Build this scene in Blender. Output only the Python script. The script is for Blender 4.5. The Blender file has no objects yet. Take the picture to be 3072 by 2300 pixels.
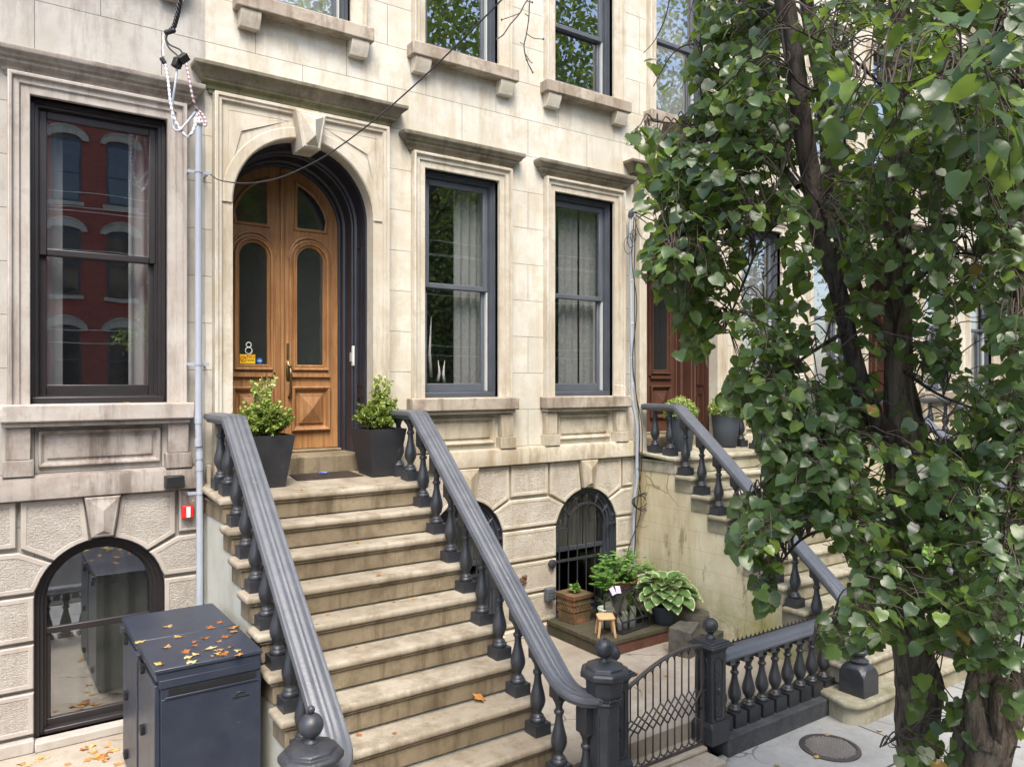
import bpy, math, random
import numpy as np
from mathutils import Vector, Matrix
S = bpy.context.scene
COL = S.collection
R = math.radians
# ---------------------------------------------------------------- camera, world, sun, exposure
FPX, UC, VC, YAW = 2298.0, 1536.0, 1150.0, 0.6089
CAM = Vector((0.0, -6.6, 0.0))          # eye level is z = 0, the pavement lies at z = -2.92
cd = bpy.data.cameras.new('camera'); cam = bpy.data.objects.new('camera', cd); COL.objects.link(cam)
cam.location = CAM; cam.rotation_euler = (R(90), 0, -YAW)
cd.sensor_width = 36.0; cd.lens = 36.0*FPX/3072.0; cd.clip_start = 0.05; cd.clip_end = 500.0
S.camera = cam
SUN_EL, SUN_AZ = R(56), R(205)           # azimuth clockwise from +Y: the light comes from over the street
w = bpy.data.worlds.new('World'); S.world = w; w.use_nodes = True
wn = w.node_tree; bg = wn.nodes['Background']
sky = wn.nodes.new('ShaderNodeTexSky'); sky.sky_type = 'NISHITA'; sky.sun_disc = False
sky.sun_elevation = SUN_EL; sky.sun_rotation = SUN_AZ; sky.air_density = 1.0; sky.dust_density = 3.0; sky.ozone_density = 1.0
wn.links.new(sky.outputs[0], bg.inputs[0]); bg.inputs[1].default_value = 0.15
sd = bpy.data.lights.new('sun', 'SUN'); sd.energy = 1.6; sd.angle = R(26); sd.color = (1.0, 0.95, 0.86)
so = bpy.data.objects.new('sun', sd); COL.objects.link(so)
dv = Vector((math.sin(SUN_AZ)*math.cos(SUN_EL), math.cos(SUN_AZ)*math.cos(SUN_EL), math.sin(SUN_EL)))
so.rotation_euler = dv.to_track_quat('Z', 'Y').to_euler(); so.location = (0, -10, 20)
S.view_settings.view_transform = 'Standard'; S.view_settings.look = 'None'
S.view_settings.exposure = 1.5; S.view_settings.gamma = 1.0
S.render.engine = 'CYCLES'
S.cycles.max_bounces = 8; S.cycles.transparent_max_bounces = 12

FW = Vector((math.sin(YAW), math.cos(YAW), 0)); RT = Vector((math.cos(YAW), -math.sin(YAW), 0))
def at(u, v, d):                        # a photo pixel taken to a point d metres along the view axis
    return CAM + FW*d + RT*((u-UC)/FPX*d) + Vector((0, 0, (VC-v)/FPX*d))
def aty(u, v, y):
    d = FW + RT*((u-UC)/FPX) + Vector((0, 0, (VC-v)/FPX)); t = (y-CAM.y)/d.y
    return CAM + d*t
def atz(u, v, z):
    d = FW + RT*((u-UC)/FPX) + Vector((0, 0, (VC-v)/FPX)); t = z/d.z
    return CAM + d*t

# ---------------------------------------------------------------- mesh collector
class MB:
    def __init__(s): s.v = []; s.f = []; s.m = []; s.a = []; s.cm = 0; s.ca = 0.0
    def add(s, vs, fs, m=None, a=None):
        b = len(s.v); s.v += [tuple(p) for p in vs]
        for f in fs:
            s.f.append([i+b for i in f]); s.m.append(s.cm if m is None else m); s.a.append(s.ca if a is None else a)
        return s
    def box(s, x0, x1, y0, y1, z0, z1, m=None):
        v = [(x0,y0,z0),(x1,y0,z0),(x1,y1,z0),(x0,y1,z0),(x0,y0,z1),(x1,y0,z1),(x1,y1,z1),(x0,y1,z1)]
        return s.add(v, [(0,3,2,1),(4,5,6,7),(0,1,5,4),(1,2,6,5),(2,3,7,6),(3,0,4,7)], m)
    def rbox(s, c, size, M, m=None):
        hx, hy, hz = size[0]/2, size[1]/2, size[2]/2
        v = [M @ Vector((x, y, z)) + Vector(c) for x in (-hx, hx) for y in (-hy, hy) for z in (-hz, hz)]
        return s.add(v, [(0,1,3,2),(4,6,7,5),(0,4,5,1),(2,3,7,6),(0,2,6,4),(1,5,7,3)], m)
    def frustum(s, c, a0, a1, b0, b1, z0, z1, top=True, m=None):   # rectangular taper
        x, y = c
        v = [(x-a0,y-b0,z0),(x+a0,y-b0,z0),(x+a0,y+b0,z0),(x-a0,y+b0,z0),(x-a1,y-b1,z1),(x+a1,y-b1,z1),(x+a1,y+b1,z1),(x-a1,y+b1,z1)]
        f = [(0,3,2,1),(0,1,5,4),(1,2,6,5),(2,3,7,6),(3,0,4,7)]
        if top: f.append((4,5,6,7))
        return s.add(v, f, m)
    def extrude(s, poly, y0, y1, m=None):       # poly in (x, z), front at y0
        n = len(poly)
        v = [(p[0], y0, p[1]) for p in poly]+[(p[0], y1, p[1]) for p in poly]
        f = [tuple(range(n)), tuple(reversed(range(n, 2*n)))]+[(i, i+n, (i+1) % n+n, (i+1) % n) for i in range(n)]
        return s.add(v, f, m)
    def extrude_x(s, poly, x0, x1, m=None):     # poly in (y, z)
        n = len(poly)
        v = [(x0, p[0], p[1]) for p in poly]+[(x1, p[0], p[1]) for p in poly]
        f = [tuple(range(n)), tuple(reversed(range(n, 2*n)))]+[(i, i+n, (i+1) % n+n, (i+1) % n) for i in range(n)]
        return s.add(v, f, m)
    def extrude_z(s, poly, z0, z1, m=None):     # poly in (x, y)
        n = len(poly)
        v = [(p[0], p[1], z0) for p in poly]+[(p[0], p[1], z1) for p in poly]
        f = [tuple(reversed(range(n))), tuple(range(n, 2*n))]+[(i, (i+1) % n, (i+1) % n+n, i+n) for i in range(n)]
        return s.add(v, f, m)
    def lathe(s, prof, c=(0, 0, 0), n=16, ph=0.0, m=None, cap=True):
        vs = []; k = len(prof)
        for r, z in prof:
            for i in range(n):
                a = ph+2*math.pi*i/n; vs.append((c[0]+r*math.cos(a), c[1]+r*math.sin(a), c[2]+z))
        fs = [(j*n+i, j*n+(i+1) % n, (j+1)*n+(i+1) % n, (j+1)*n+i) for j in range(k-1) for i in range(n)]
        if cap: fs += [tuple(reversed(range(n))), tuple((k-1)*n+i for i in range(n))]
        return s.add(vs, fs, m)
    def ball(s, c, r, n=20, m=None, sq=1.0):
        k = n//2
        return s.lathe([(max(1e-4, r*math.sin(math.pi*i/k)), -r*sq*math.cos(math.pi*i/k)) for i in range(k+1)], c, n, 0, m, False)
    def tube(s, pts, rad, n=8, m=None, cap=True):
        P = [Vector(p) for p in pts]; k = len(P)
        if not isinstance(rad, (list, tuple)): rad = [rad]*k
        vs = []; up = None
        for i in range(k):
            t = (P[min(i+1, k-1)]-P[max(i-1, 0)])
            t = t.normalized() if t.length > 1e-9 else Vector((0, 0, 1))
            if up is None: up = t.orthogonal().normalized()
            up = (up - t*up.dot(t)); up = up.normalized() if up.length > 1e-6 else t.orthogonal().normalized()
            b = t.cross(up)
            for j in range(n):
                a = 2*math.pi*j/n; vs.append(P[i]+(up*math.cos(a)+b*math.sin(a))*rad[i])
        fs = [(i*n+j, i*n+(j+1) % n, (i+1)*n+(j+1) % n, (i+1)*n+j) for i in range(k-1) for j in range(n)]
        if cap: fs += [tuple(reversed(range(n))), tuple((k-1)*n+j for j in range(n))]
        return s.add(vs, fs, m)
    def strips(s, rows, closed=False, m=None):  # rows: equal-length point lists, quads between them
        n = len(rows[0]); vs = [p for r in rows for p in r]; fs = []
        for j in range(len(rows)-1):
            for i in range(n if closed else n-1):
                fs.append((j*n+i, j*n+(i+1) % n, (j+1)*n+(i+1) % n, (j+1)*n+i))
        return s.add(vs, fs, m)
    def sweep(s, prof, path, side, m=None, cap=True):  # prof (a, b): a along side, b along local up
        rows = []; P = [Vector(p) for p in path]; k = len(P)
        for i in range(k):
            t0 = (P[i]-P[i-1]).normalized() if i > 0 else None
            t1 = (P[i+1]-P[i]).normalized() if i < k-1 else None
            t = ((t0 or t1)+(t1 or t0)).normalized()
            sd_ = Vector(side[i] if isinstance(side, list) else side)
            sd_ = (sd_-t*sd_.dot(t)).normalized()
            u = sd_.cross(t); 
            if u.z < 0: u = -u
            sc = 1.0/max(0.5, t.dot(t1 or t0))
            rows.append([P[i]+sd_*a+u*b*sc for a, b in prof])
        s.strips(rows, True, m)
        if cap:
            n = len(prof); b0 = len(s.v)-n*k
            s.f.append([b0+i for i in range(n)]); s.m.append(s.cm if m is None else m); s.a.append(s.ca)
            s.f.append([b0+(k-1)*n+i for i in reversed(range(n))]); s.m.append(s.cm if m is None else m); s.a.append(s.ca)
        return s
    def build(s, name, mats, parent=None, smooth=False, bevel=0, seg=2, attr=False, fix=True, angle=None):
        me = bpy.data.meshes.new(name); me.from_pydata(s.v, [], s.f)
        if not isinstance(mats, (list, tuple)): mats = [mats]
        for mm in mats: me.materials.append(mm)
        me.polygons.foreach_set('material_index', s.m)
        if attr:
            at_ = me.attributes.new('rnd', 'FLOAT', 'FACE'); at_.data.foreach_set('value', s.a)
        me.update()
        if fix:
            import bmesh
            b = bmesh.new(); b.from_mesh(me); bmesh.ops.recalc_face_normals(b, faces=b.faces); b.to_mesh(me); b.free()
        if smooth or angle:
            me.polygons.foreach_set('use_smooth', [True]*len(me.polygons))
            if angle: me.set_sharp_from_angle(angle=R(angle))
        o = bpy.data.objects.new(name, me); COL.objects.link(o)
        if parent: o.parent = parent
        if bevel:
            bm_ = o.modifiers.new('bevel', 'BEVEL'); bm_.width = bevel; bm_.segments = seg; bm_.limit_method = 'ANGLE'; bm_.angle_limit = R(35)
            bm_.harden_normals = False
            if not (smooth or angle):
                me.polygons.foreach_set('use_smooth', [True]*len(me.polygons)); me.set_sharp_from_angle(angle=R(40))
        return o

def thing(name, label, cat, group=None, loc=None, kind=None):
    o = bpy.data.objects.new(name, None); COL.objects.link(o); o.empty_display_size = 0.1
    o['label'] = label; o['category'] = cat
    if group: o['group'] = group
    if kind: o['kind'] = kind
    if loc: o.location = loc
    return o
def tag(o, label, cat, group=None, kind=None):
    o['label'] = label; o['category'] = cat
    if group: o['group'] = group
    if kind: o['kind'] = kind
    return o
def setting(o): o['kind'] = 'structure'; return o
def dup(o, parent=None, off=None):
    c = o.copy(); COL.objects.link(c); c.parent = parent
    for ch in list(o.children): dup(ch, c)
    if off is not None: c.location = Vector(o.location)+Vector(off)
    return c

# ---------------------------------------------------------------- materials
class NT:
    def __init__(s, name):
        s.m = bpy.data.materials.new(name); s.m.use_nodes = True; s.t = s.m.node_tree
        s.b = s.t.nodes['Principled BSDF']; s.out = s.t.nodes['Material Output']
        g = s.t.nodes.new('ShaderNodeNewGeometry'); s.pos = g.outputs['Position']; s.nrm = g.outputs['Normal']
    def n(s, ty, **k):
        x = s.t.nodes.new(ty)
        for a, b in k.items():
            if a.startswith('i_'): 
                key = a[2:]; key = int(key) if key.isdigit() else key
                if hasattr(b, 'links') or isinstance(b, bpy.types.NodeSocket): s.t.links.new(b, x.inputs[key])
                else: x.inputs[key].default_value = b
            else: setattr(x, a, b)
        return x
    def link(s, a, b): s.t.links.new(a, b)
    def map(s, sc=(1, 1, 1), off=(0, 0, 0), src=None, rot=(0, 0, 0)):
        x = s.n('ShaderNodeMapping'); s.link(src or s.pos, x.inputs[0]); x.inputs['Scale'].default_value = sc; x.inputs['Location'].default_value = off; x.inputs['Rotation'].default_value = rot
        return x.outputs[0]
    def noise(s, scale, det=6, rough=.6, vec=None, dist=0.0):
        x = s.n('ShaderNodeTexNoise'); x.inputs['Scale'].default_value = scale; x.inputs['Detail'].default_value = det; x.inputs['Roughness'].default_value = rough; x.inputs['Distortion'].default_value = dist
        s.link(vec or s.pos, x.inputs['Vector']); return x.outputs['Fac']
    def ramp(s, fac, stops, interp='LINEAR'):
        x = s.n('ShaderNodeValToRGB'); s.link(fac, x.inputs[0]); r = x.color_ramp; r.interpolation = interp
        while len(r.elements) < len(stops): r.elements.new(0.5)
        for e, (p, c) in zip(r.elements, stops):
            e.position = p; e.color = (c, c, c, 1) if isinstance(c, (int, float)) else (*c, 1)
        return x.outputs[0]
    def mix(s, fac, a, b, mode='MIX'):
        x = s.n('ShaderNodeMix', data_type='RGBA', blend_type=mode)
        for v, k in ((fac, 0), (a, 6), (b, 7)):
            if isinstance(v, bpy.types.NodeSocket): s.link(v, x.inputs[k])
            elif k == 0: x.inputs[0].default_value = v
            else: x.inputs[k].default_value = (*v, 1)
        return x.outputs[2]
    def math(s, op, a, b=0.0, c=None, clamp=False):
        x = s.n('ShaderNodeMath', operation=op); x.use_clamp = clamp
        for v, k in ((a, 0), (b, 1)):
            if isinstance(v, bpy.types.NodeSocket): s.link(v, x.inputs[k])
            else: x.inputs[k].default_value = v
        return x.outputs[0]
    def bump(s, h, st, dist=0.01, prev=None):
        x = s.n('ShaderNodeBump'); s.link(h, x.inputs['Height']); x.inputs['Strength'].default_value = st; x.inputs['Distance'].default_value = dist
        if prev: s.link(prev, x.inputs['Normal'])
        return x.outputs[0]
    def done(s, col=None, rough=None, nrm=None, spec=None, metal=None, coat=None):
        b = s.b
        for v, k in ((col, 'Base Color'), (rough, 'Roughness'), (spec, 'Specular IOR Level'), (metal, 'Metallic'), (coat, 'Coat Weight')):
            if v is None: continue
            if isinstance(v, bpy.types.NodeSocket): s.link(v, b.inputs[k])
            elif k == 'Base Color': b.inputs[k].default_value = (*v, 1)
            else: b.inputs[k].default_value = v
        if nrm: s.link(nrm, b.inputs['Normal'])
        return s.m

def stone(name, c1, c2, c3, stain=(.30,.24,.16), stain_amt=.35, joints=None, rough_face=False, moss=0.0, grain=1.0):
    t = NT(name)
    n1 = t.noise(0.9, 5, .62); n2 = t.noise(5.0, 6, .7); 
    st = t.noise(1.0, 7, .7, t.map((7.0, 7.0, .9)))
    col = t.mix(t.ramp(n1, [(.40, 0), (.60, 1)]), c1, c2)
    col = t.mix(t.ramp(n2, [(.46, 0), (.62, .85)]), col, c3)
    col = t.mix(t.math('MULTIPLY', t.ramp(st, [(.50, 0), (.66, 1)]), stain_amt), col, stain)
    bl = t.noise(2.6, 7, .72, t.map((1, 1, 1), (7, 3, 1)))
    col = t.mix(t.math('MULTIPLY', t.ramp(bl, [(.58, 0), (.66, 1)]), stain_amt*.5), col, stain)
    # dark specks and small blotches
    sp = t.noise(38.0, 3, .7)
    col = t.mix(t.math('MULTIPLY', t.ramp(sp, [(.63, 0), (.75, 1)]), .28), col, tuple(x*.45 for x in c1))
    if moss:
        mo = t.noise(2.3, 6, .7, t.map((1, 1, 2.2), (4, 1, 2)))
        col = t.mix(t.math('MULTIPLY', t.ramp(mo, [(.48, 0), (.66, 1)]), moss), col, (.115, .13, .05))
    fine = t.noise(150.0, 4, .7); med = t.noise(22.0, 5, .65)
    nr = t.bump(med, .35*grain, .006); nr = t.bump(fine, .45*grain, .002, nr)
    if rough_face:
        vv = t.n('ShaderNodeTexVoronoi'); vv.inputs['Scale'].default_value = 1.0
        t.link(t.map((44, 44, 74), src=None, rot=(0, .35, 0)), vv.inputs['Vector'])
        wv = t.noise(46.0, 3, .6, t.map((1, 1, 2.6), rot=(0, .25, 0)), .8)
        h = t.math('ADD', t.ramp(wv, [(.36, 0), (.62, 1)]), t.math('MULTIPLY', vv.outputs['Distance'], .35))
        nr = t.bump(h, .75, .008, nr)
        col = t.mix(t.ramp(wv, [(.36, .12), (.46, 0)]), col, tuple(x*.6 for x in c1))
    if joints:
        zc = t.n('ShaderNodeSeparateXYZ'); t.link(t.pos, zc.inputs[0])     # rain run-off below the upper sills
        band = t.ramp(t.math('MULTIPLY', t.math('SUBTRACT', zc.outputs[2], 2.35), 1.4), [(.0, 0), (.25, .7), (.85, 1), (1.0, 0)])
        ro = t.noise(1.0, 7, .7, t.map((6.0, 6.0, 1.3), (2, 5, 1)))
        col = t.mix(t.math('MULTIPLY', band, t.ramp(ro, [(.50, 0), (.62, .55)])), col, stain)
        rh, bw, z0, x0 = joints
        cx = t.n('ShaderNodeCombineXYZ'); sx = t.n('ShaderNodeSeparateXYZ'); t.link(t.pos, sx.inputs[0])
        t.link(t.math('SUBTRACT', sx.outputs[0], x0), cx.inputs[0]); t.link(t.math('SUBTRACT', sx.outputs[2], z0), cx.inputs[1])
        br = t.n('ShaderNodeTexBrick'); t.link(cx.outputs[0], br.inputs['Vector'])
        br.offset = .5; br.inputs['Scale'].default_value = 1.0; br.inputs['Mortar Size'].default_value = .0030; br.inputs['Mortar Smooth'].default_value = .3
        br.inputs['Brick Width'].default_value = bw; br.inputs['Row Height'].default_value = rh
        br.inputs['Color1'].default_value = (1, 1, 1, 1); br.inputs['Color2'].default_value = (.86, .85, .84, 1)
        jn = t.math('MULTIPLY', br.outputs['Fac'], t.ramp(t.noise(3.0, 3), [(.3, .35), (.55, 1)]))
        col = t.mix(1.0, col, br.outputs['Color'], 'MULTIPLY') if False else t.mix(.55, col, t.mix(1.0, col, br.outputs['Color'], 'MULTIPLY'))
        col = t.mix(jn, col, tuple(x*.42 for x in c1))
        nr = t.bump(t.math('SUBTRACT', 1.0, br.outputs['Fac']), .6, .006, nr)
    return t.done(col, .88, nr, .25)

M = {}
M['stoneA'] = stone('stone_grey', (.365,.345,.31), (.475,.455,.42), (.40,.375,.325), (.24,.215,.19), .6, (.385, .86, .11, 1.63))
M['stoneB'] = stone('stone_cream', (.54,.51,.43), (.65,.625,.55), (.54,.49,.39), (.42,.345,.235), .42, (.385, .82, .11, .30))
M['trimA'] = stone('trim_grey', (.38,.34,.30), (.48,.445,.405), (.38,.33,.285), (.20,.165,.14), .65)
M['apronA'] = stone('apron_grey', (.27,.235,.205), (.38,.345,.31), (.25,.21,.18), (.12,.095,.08), .8)
M['apronB'] = stone('apron_cream', (.40,.35,.265), (.52,.47,.37), (.37,.31,.22), (.24,.18,.105), .7)
M['trimB'] = stone('trim_cream', (.48,.43,.345), (.58,.54,.455), (.46,.40,.30), (.30,.235,.15), .6)
M['hoodB'] = stone('weathered_stone', (.18,.157,.115), (.26,.23,.175), (.145,.125,.09), (.07,.058,.042), .7, moss=.25)
M['hoodmoss'] = stone('mossy_stone', (.17,.16,.10), (.23,.22,.14), (.13,.13,.075), (.07,.07,.035), .6, moss=.8)
M['hoodA'] = stone('hood_grey', (.25,.22,.188), (.34,.305,.265), (.19,.165,.14), (.10,.082,.07), .7)
M['sillB'] = stone('sill_stone', (.30,.25,.195), (.43,.375,.30), (.25,.20,.15), (.13,.10,.07), .7)
M['baseA'] = stone('rusticated_grey', (.40,.365,.325), (.455,.42,.375), (.37,.33,.285), (.28,.24,.20), .4)
M['roughA'] = stone('vermiculated_grey', (.44,.405,.36), (.50,.465,.42), (.40,.36,.31), (.32,.28,.23), .35, rough_face=True)
M['baseB'] = stone('rusticated_cream', (.50,.45,.36), (.56,.51,.42), (.46,.40,.30), (.34,.275,.185), .45)
M['roughB'] = stone('vermiculated_cream', (.56,.505,.42), (.62,.565,.475), (.50,.43,.34), (.37,.30,.22), .35, rough_face=True)
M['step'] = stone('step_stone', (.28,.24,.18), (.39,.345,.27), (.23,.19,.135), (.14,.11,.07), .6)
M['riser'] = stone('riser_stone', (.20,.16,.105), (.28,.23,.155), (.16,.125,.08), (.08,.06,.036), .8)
M['stepC'] = stone('step_stone_mossy', (.30,.27,.20), (.42,.39,.30), (.24,.21,.145), (.14,.125,.07), .5, moss=.45)
M['render_pale'] = stone('painted_side_wall', (.46,.47,.42), (.52,.52,.46), (.44,.43,.36), (.38,.34,.25), .3, grain=.7)

def plaster():
    t = NT('stained_side_wall')
    n1 = t.noise(1.6, 6, .65); n2 = t.noise(.8, 4, .6, t.map((1, 2.2, .5)))
    col = t.mix(t.ramp(n1, [(.35, 0), (.65, 1)]), (.56,.485,.31), (.70,.635,.47))
    col = t.mix(t.ramp(n2, [(.5, 0), (.66, .7)]), col, (.42,.325,.16))
    st = t.noise(1.7, 8, .75, t.map((1, 3.0, .7), (3, 2, 1)))
    col = t.mix(t.ramp(st, [(.56, 0), (.64, .65)]), col, (.19,.135,.065))
    mo = t.noise(1.0, 7, .72, t.map((1, 1.1, 1.1), (0, 5.2, 3.4)))
    sx = t.n('ShaderNodeSeparateXYZ'); t.link(t.pos, sx.inputs[0])
    low = t.ramp(t.math('ADD', t.math('MULTIPLY', sx.outputs[2], .55), 1.45), [(.0, 1), (.45, 0)])
    col = t.mix(t.math('MULTIPLY', t.ramp(mo, [(.44, 0), (.62, .85)]), low), col, (.24,.26,.06))
    vo = t.n('ShaderNodeTexVoronoi', feature='DISTANCE_TO_EDGE'); vo.inputs['Scale'].default_value = 1.9
    t.link(t.n('ShaderNodeVectorMath', operation='ADD', i_0=t.pos, i_1=(0, 0, 0)).outputs[0], vo.inputs['Vector'])
    nz = t.noise(6.0, 4, .6)
    vm = t.n('ShaderNodeMix', data_type='VECTOR'); vm.inputs[0].default_value = .16; t.link(t.pos, vm.inputs[4]); 
    nn = t.n('ShaderNodeTexNoise'); nn.inputs['Scale'].default_value = 3.0; t.link(t.pos, nn.inputs['Vector']); t.link(nn.outputs['Color'], vm.inputs[5]); t.link(vm.outputs[1], vo.inputs['Vector'])
    cr = t.ramp(vo.outputs['Distance'], [(.0, 1), (.010, 0)])
    cr = t.math('MULTIPLY', cr, t.ramp(t.noise(1.4, 3), [(.47, 0), (.56, 1)]))
    col = t.mix(t.math('MULTIPLY', cr, .8), col, (.13,.10,.05))
    # scored imitation blocks
    cx = t.n('ShaderNodeCombineXYZ'); t.link(sx.outputs[1], cx.inputs[0]); t.link(sx.outputs[2], cx.inputs[1])
    br = t.n('ShaderNodeTexBrick'); t.link(cx.outputs[0], br.inputs['Vector']); br.inputs['Scale'].default_value = 1
    br.inputs['Brick Width'].default_value = .46; br.inputs['Row Height'].default_value = .2; br.inputs['Mortar Size'].default_value = .0025
    col = t.mix(t.math('MULTIPLY', br.outputs['Fac'], .35), col, (.2,.155,.085))
    nr = t.bump(n1, .3, .01); nr = t.bump(t.noise(70, 4), .4, .003, nr); nr = t.bump(br.outputs['Fac'], -.3, .004, nr); nr = t.bump(cr, -.6, .006, nr)
    return t.done(col, .9, nr, .2)
M['plasterC'] = plaster()

def paint(name, c, rough=.45, var=.25, bump=.15, spec=.5, c2=None, chips=None, metal=0.0):
    t = NT(name); n = t.noise(7.0, 6, .7); d = t.noise(1.6, 5, .6)
    col = t.mix(t.ramp(n, [(.35, 0), (.7, 1)]), c, c2 or tuple(min(1, x*(1+var)) for x in c))
    col = t.mix(t.ramp(d, [(.45, 0), (.75, .5)]), col, tuple(x*(1-var) for x in c))
    if chips:
        ch = t.noise(24.0, 6, .8); col = t.mix(t.ramp(ch, [(.65, 0), (.68, .9)]), col, chips)
    r = t.n('ShaderNodeMapRange'); t.link(n, r.inputs[0]); r.inputs[3].default_value = rough-.1; r.inputs[4].default_value = rough+.15
    return t.done(col, r.outputs[0], t.bump(t.noise(60.0, 4, .6), bump, .004), spec, metal)
M['iron'] = paint('painted_iron', (.022,.024,.029), .40, .35, .6, .6, (.042,.045,.052), chips=(.11,.11,.105))
M['rail'] = paint('sky_sheen_handrail', (.078,.083,.094), .38, .3, .45, .65, (.11,.117,.13), chips=(.24,.24,.23))  # iron paint made lighter: sky sheen on the rails put into the colour
M['iron_dark'] = paint('dark_iron', (.028,.028,.032), .5, .3, .4, .5)
M['gate'] = paint('gate_iron', (.055,.050,.052), .5, .4, .4, .5, (.085,.07,.062))
M['frameA'] = paint('brown_black_frame', (.020,.017,.018), .4, .2, .08, .5)
M['frameB'] = paint('slate_frame', (.055,.062,.075), .45, .3, .2, .5)
M['frame_light'] = paint('pale_track', (.50,.51,.49), .5, .1, .05)
M['sash'] = paint('grey_sash', (.085,.095,.11), .45, .2, .15)
M['black_wood'] = paint('black_paint', (.014,.015,.022), .38, .4, .2, .5, (.026,.028,.042))
M['bin'] = paint('bin_metal', (.024,.031,.050), .36, .35, .15, .6, (.036,.044,.064), chips=(.10,.10,.11))
M['black'] = paint('black_plastic', (.012,.012,.013), .5, .2, .1)
M['planter'] = paint('planter_resin', (.021,.022,.026), .5, .4, .1, .5, (.035,.036,.040), chips=(.12,.12,.12))
M['pipe'] = paint('grey_pipe', (.33,.36,.41), .4, .1, .05)
M['white'] = paint('white_plastic', (.72,.72,.70), .45, .08, .05)
M['red'] = paint('red_plastic', (.62,.02,.02), .35, .1, .05)
M['brass'] = paint('aged_brass', (.16,.115,.06), .35, .4, .1, .6, metal=.8)
M['interior'] = paint('dark_interior', (.24,.235,.22), .9, .3, .0, .1)
M['stool'] = paint('pale_wood_top', (.58,.38,.20), .6, .2, .1)
M['candle'] = paint('candle_wax', (.80,.77,.70), .5, .05, .05)
M['glasspot'] = paint('pale_pot', (.50,.55,.42), .5, .2, .1)
M['mat'] = paint('coir_mat', (.045,.036,.030), .95, .5, .9, .05)
M['blue'] = paint('blue_plastic', (.03,.13,.5), .4, .1, .05)
M['yellow'] = paint('yellow_sticker', (.85,.60,.02), .5, .05, .0)
M['card'] = paint('printed_card', (.75,.70,.78), .5, .2, .0, .3, (.55,.42,.62))
M['potblue'] = paint('blue_grey_pot', (.045,.055,.07), .6, .3, .2)
M['rust'] = paint('rusty_iron', (.12,.06,.035), .8, .4, .5)
M['soil'] = paint('soil', (.035,.024,.016), .95, .5, 1.0, .1)

def wood(name, c1, c2, c3, sc=1.0, rough=.42):
    t = NT(name)
    g = t.noise(1.0*sc, 7, .65, t.map((38, 38, 1.6)), .6); b = t.noise(2.2, 4, .6)
    col = t.mix(t.ramp(g, [(.33, 0), (.66, 1)]), c1, c2); col = t.mix(t.ramp(b, [(.42, 0), (.72, .7)]), col, c3)
    return t.done(col, rough, t.bump(g, .25, .002), .45)
M['door'] = wood('oiled_oak', (.235,.108,.042), (.43,.232,.098), (.17,.075,.03))
M['door_dark'] = wood('oak_shadow_moulding', (.25,.10,.032), (.36,.16,.05), (.18,.065,.02))
M['door_brown'] = wood('brown_painted_door', (.075,.032,.020), (.105,.045,.029), (.055,.023,.016), rough=.5)
M['deck'] = wood('mossy_plank', (.055,.045,.028), (.10,.082,.05), (.032,.038,.014), rough=.9)
M['woodleg'] = wood('pale_wood', (.50,.32,.16), (.62,.42,.24), (.42,.26,.13), rough=.6)

def terracotta():
    t = NT('terracotta'); n = t.noise(9, 6, .7); d = t.noise(5, 5, .7, t.map((1, 1, 1), (5, 5, 5)))
    col = t.mix(t.ramp(n, [(.35, 0), (.7, 1)]), (.22,.09,.045), (.33,.16,.085))
    col = t.mix(t.ramp(d, [(.38, 0), (.55, .95)]), col, (.10,.085,.045))
    return t.done(col, .9, t.bump(n, .5, .005), .2)
M['terracotta'] = terracotta()
def rockm(name, c1, c2, c3):
    t = NT(name); n = t.noise(6, 8, .7); d = t.noise(2, 5, .6)
    col = t.mix(t.ramp(n, [(.35, 0), (.68, 1)]), c1, c2); col = t.mix(t.ramp(d, [(.45, 0), (.65, .7)]), col, c3)
    return t.done(col, .95, t.bump(t.noise(25, 7, .7), .8, .01), .2)
M['rock'] = rockm('rough_rock', (.07,.066,.056), (.15,.14,.118), (.05,.055,.03))
M['kerb'] = rockm('dark_kerb', (.045,.047,.052), (.085,.09,.10), (.07,.075,.045))
M['brickdark'] = rockm('dark_brick_edge', (.11,.045,.03), (.16,.08,.055), (.05,.045,.03))

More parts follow.
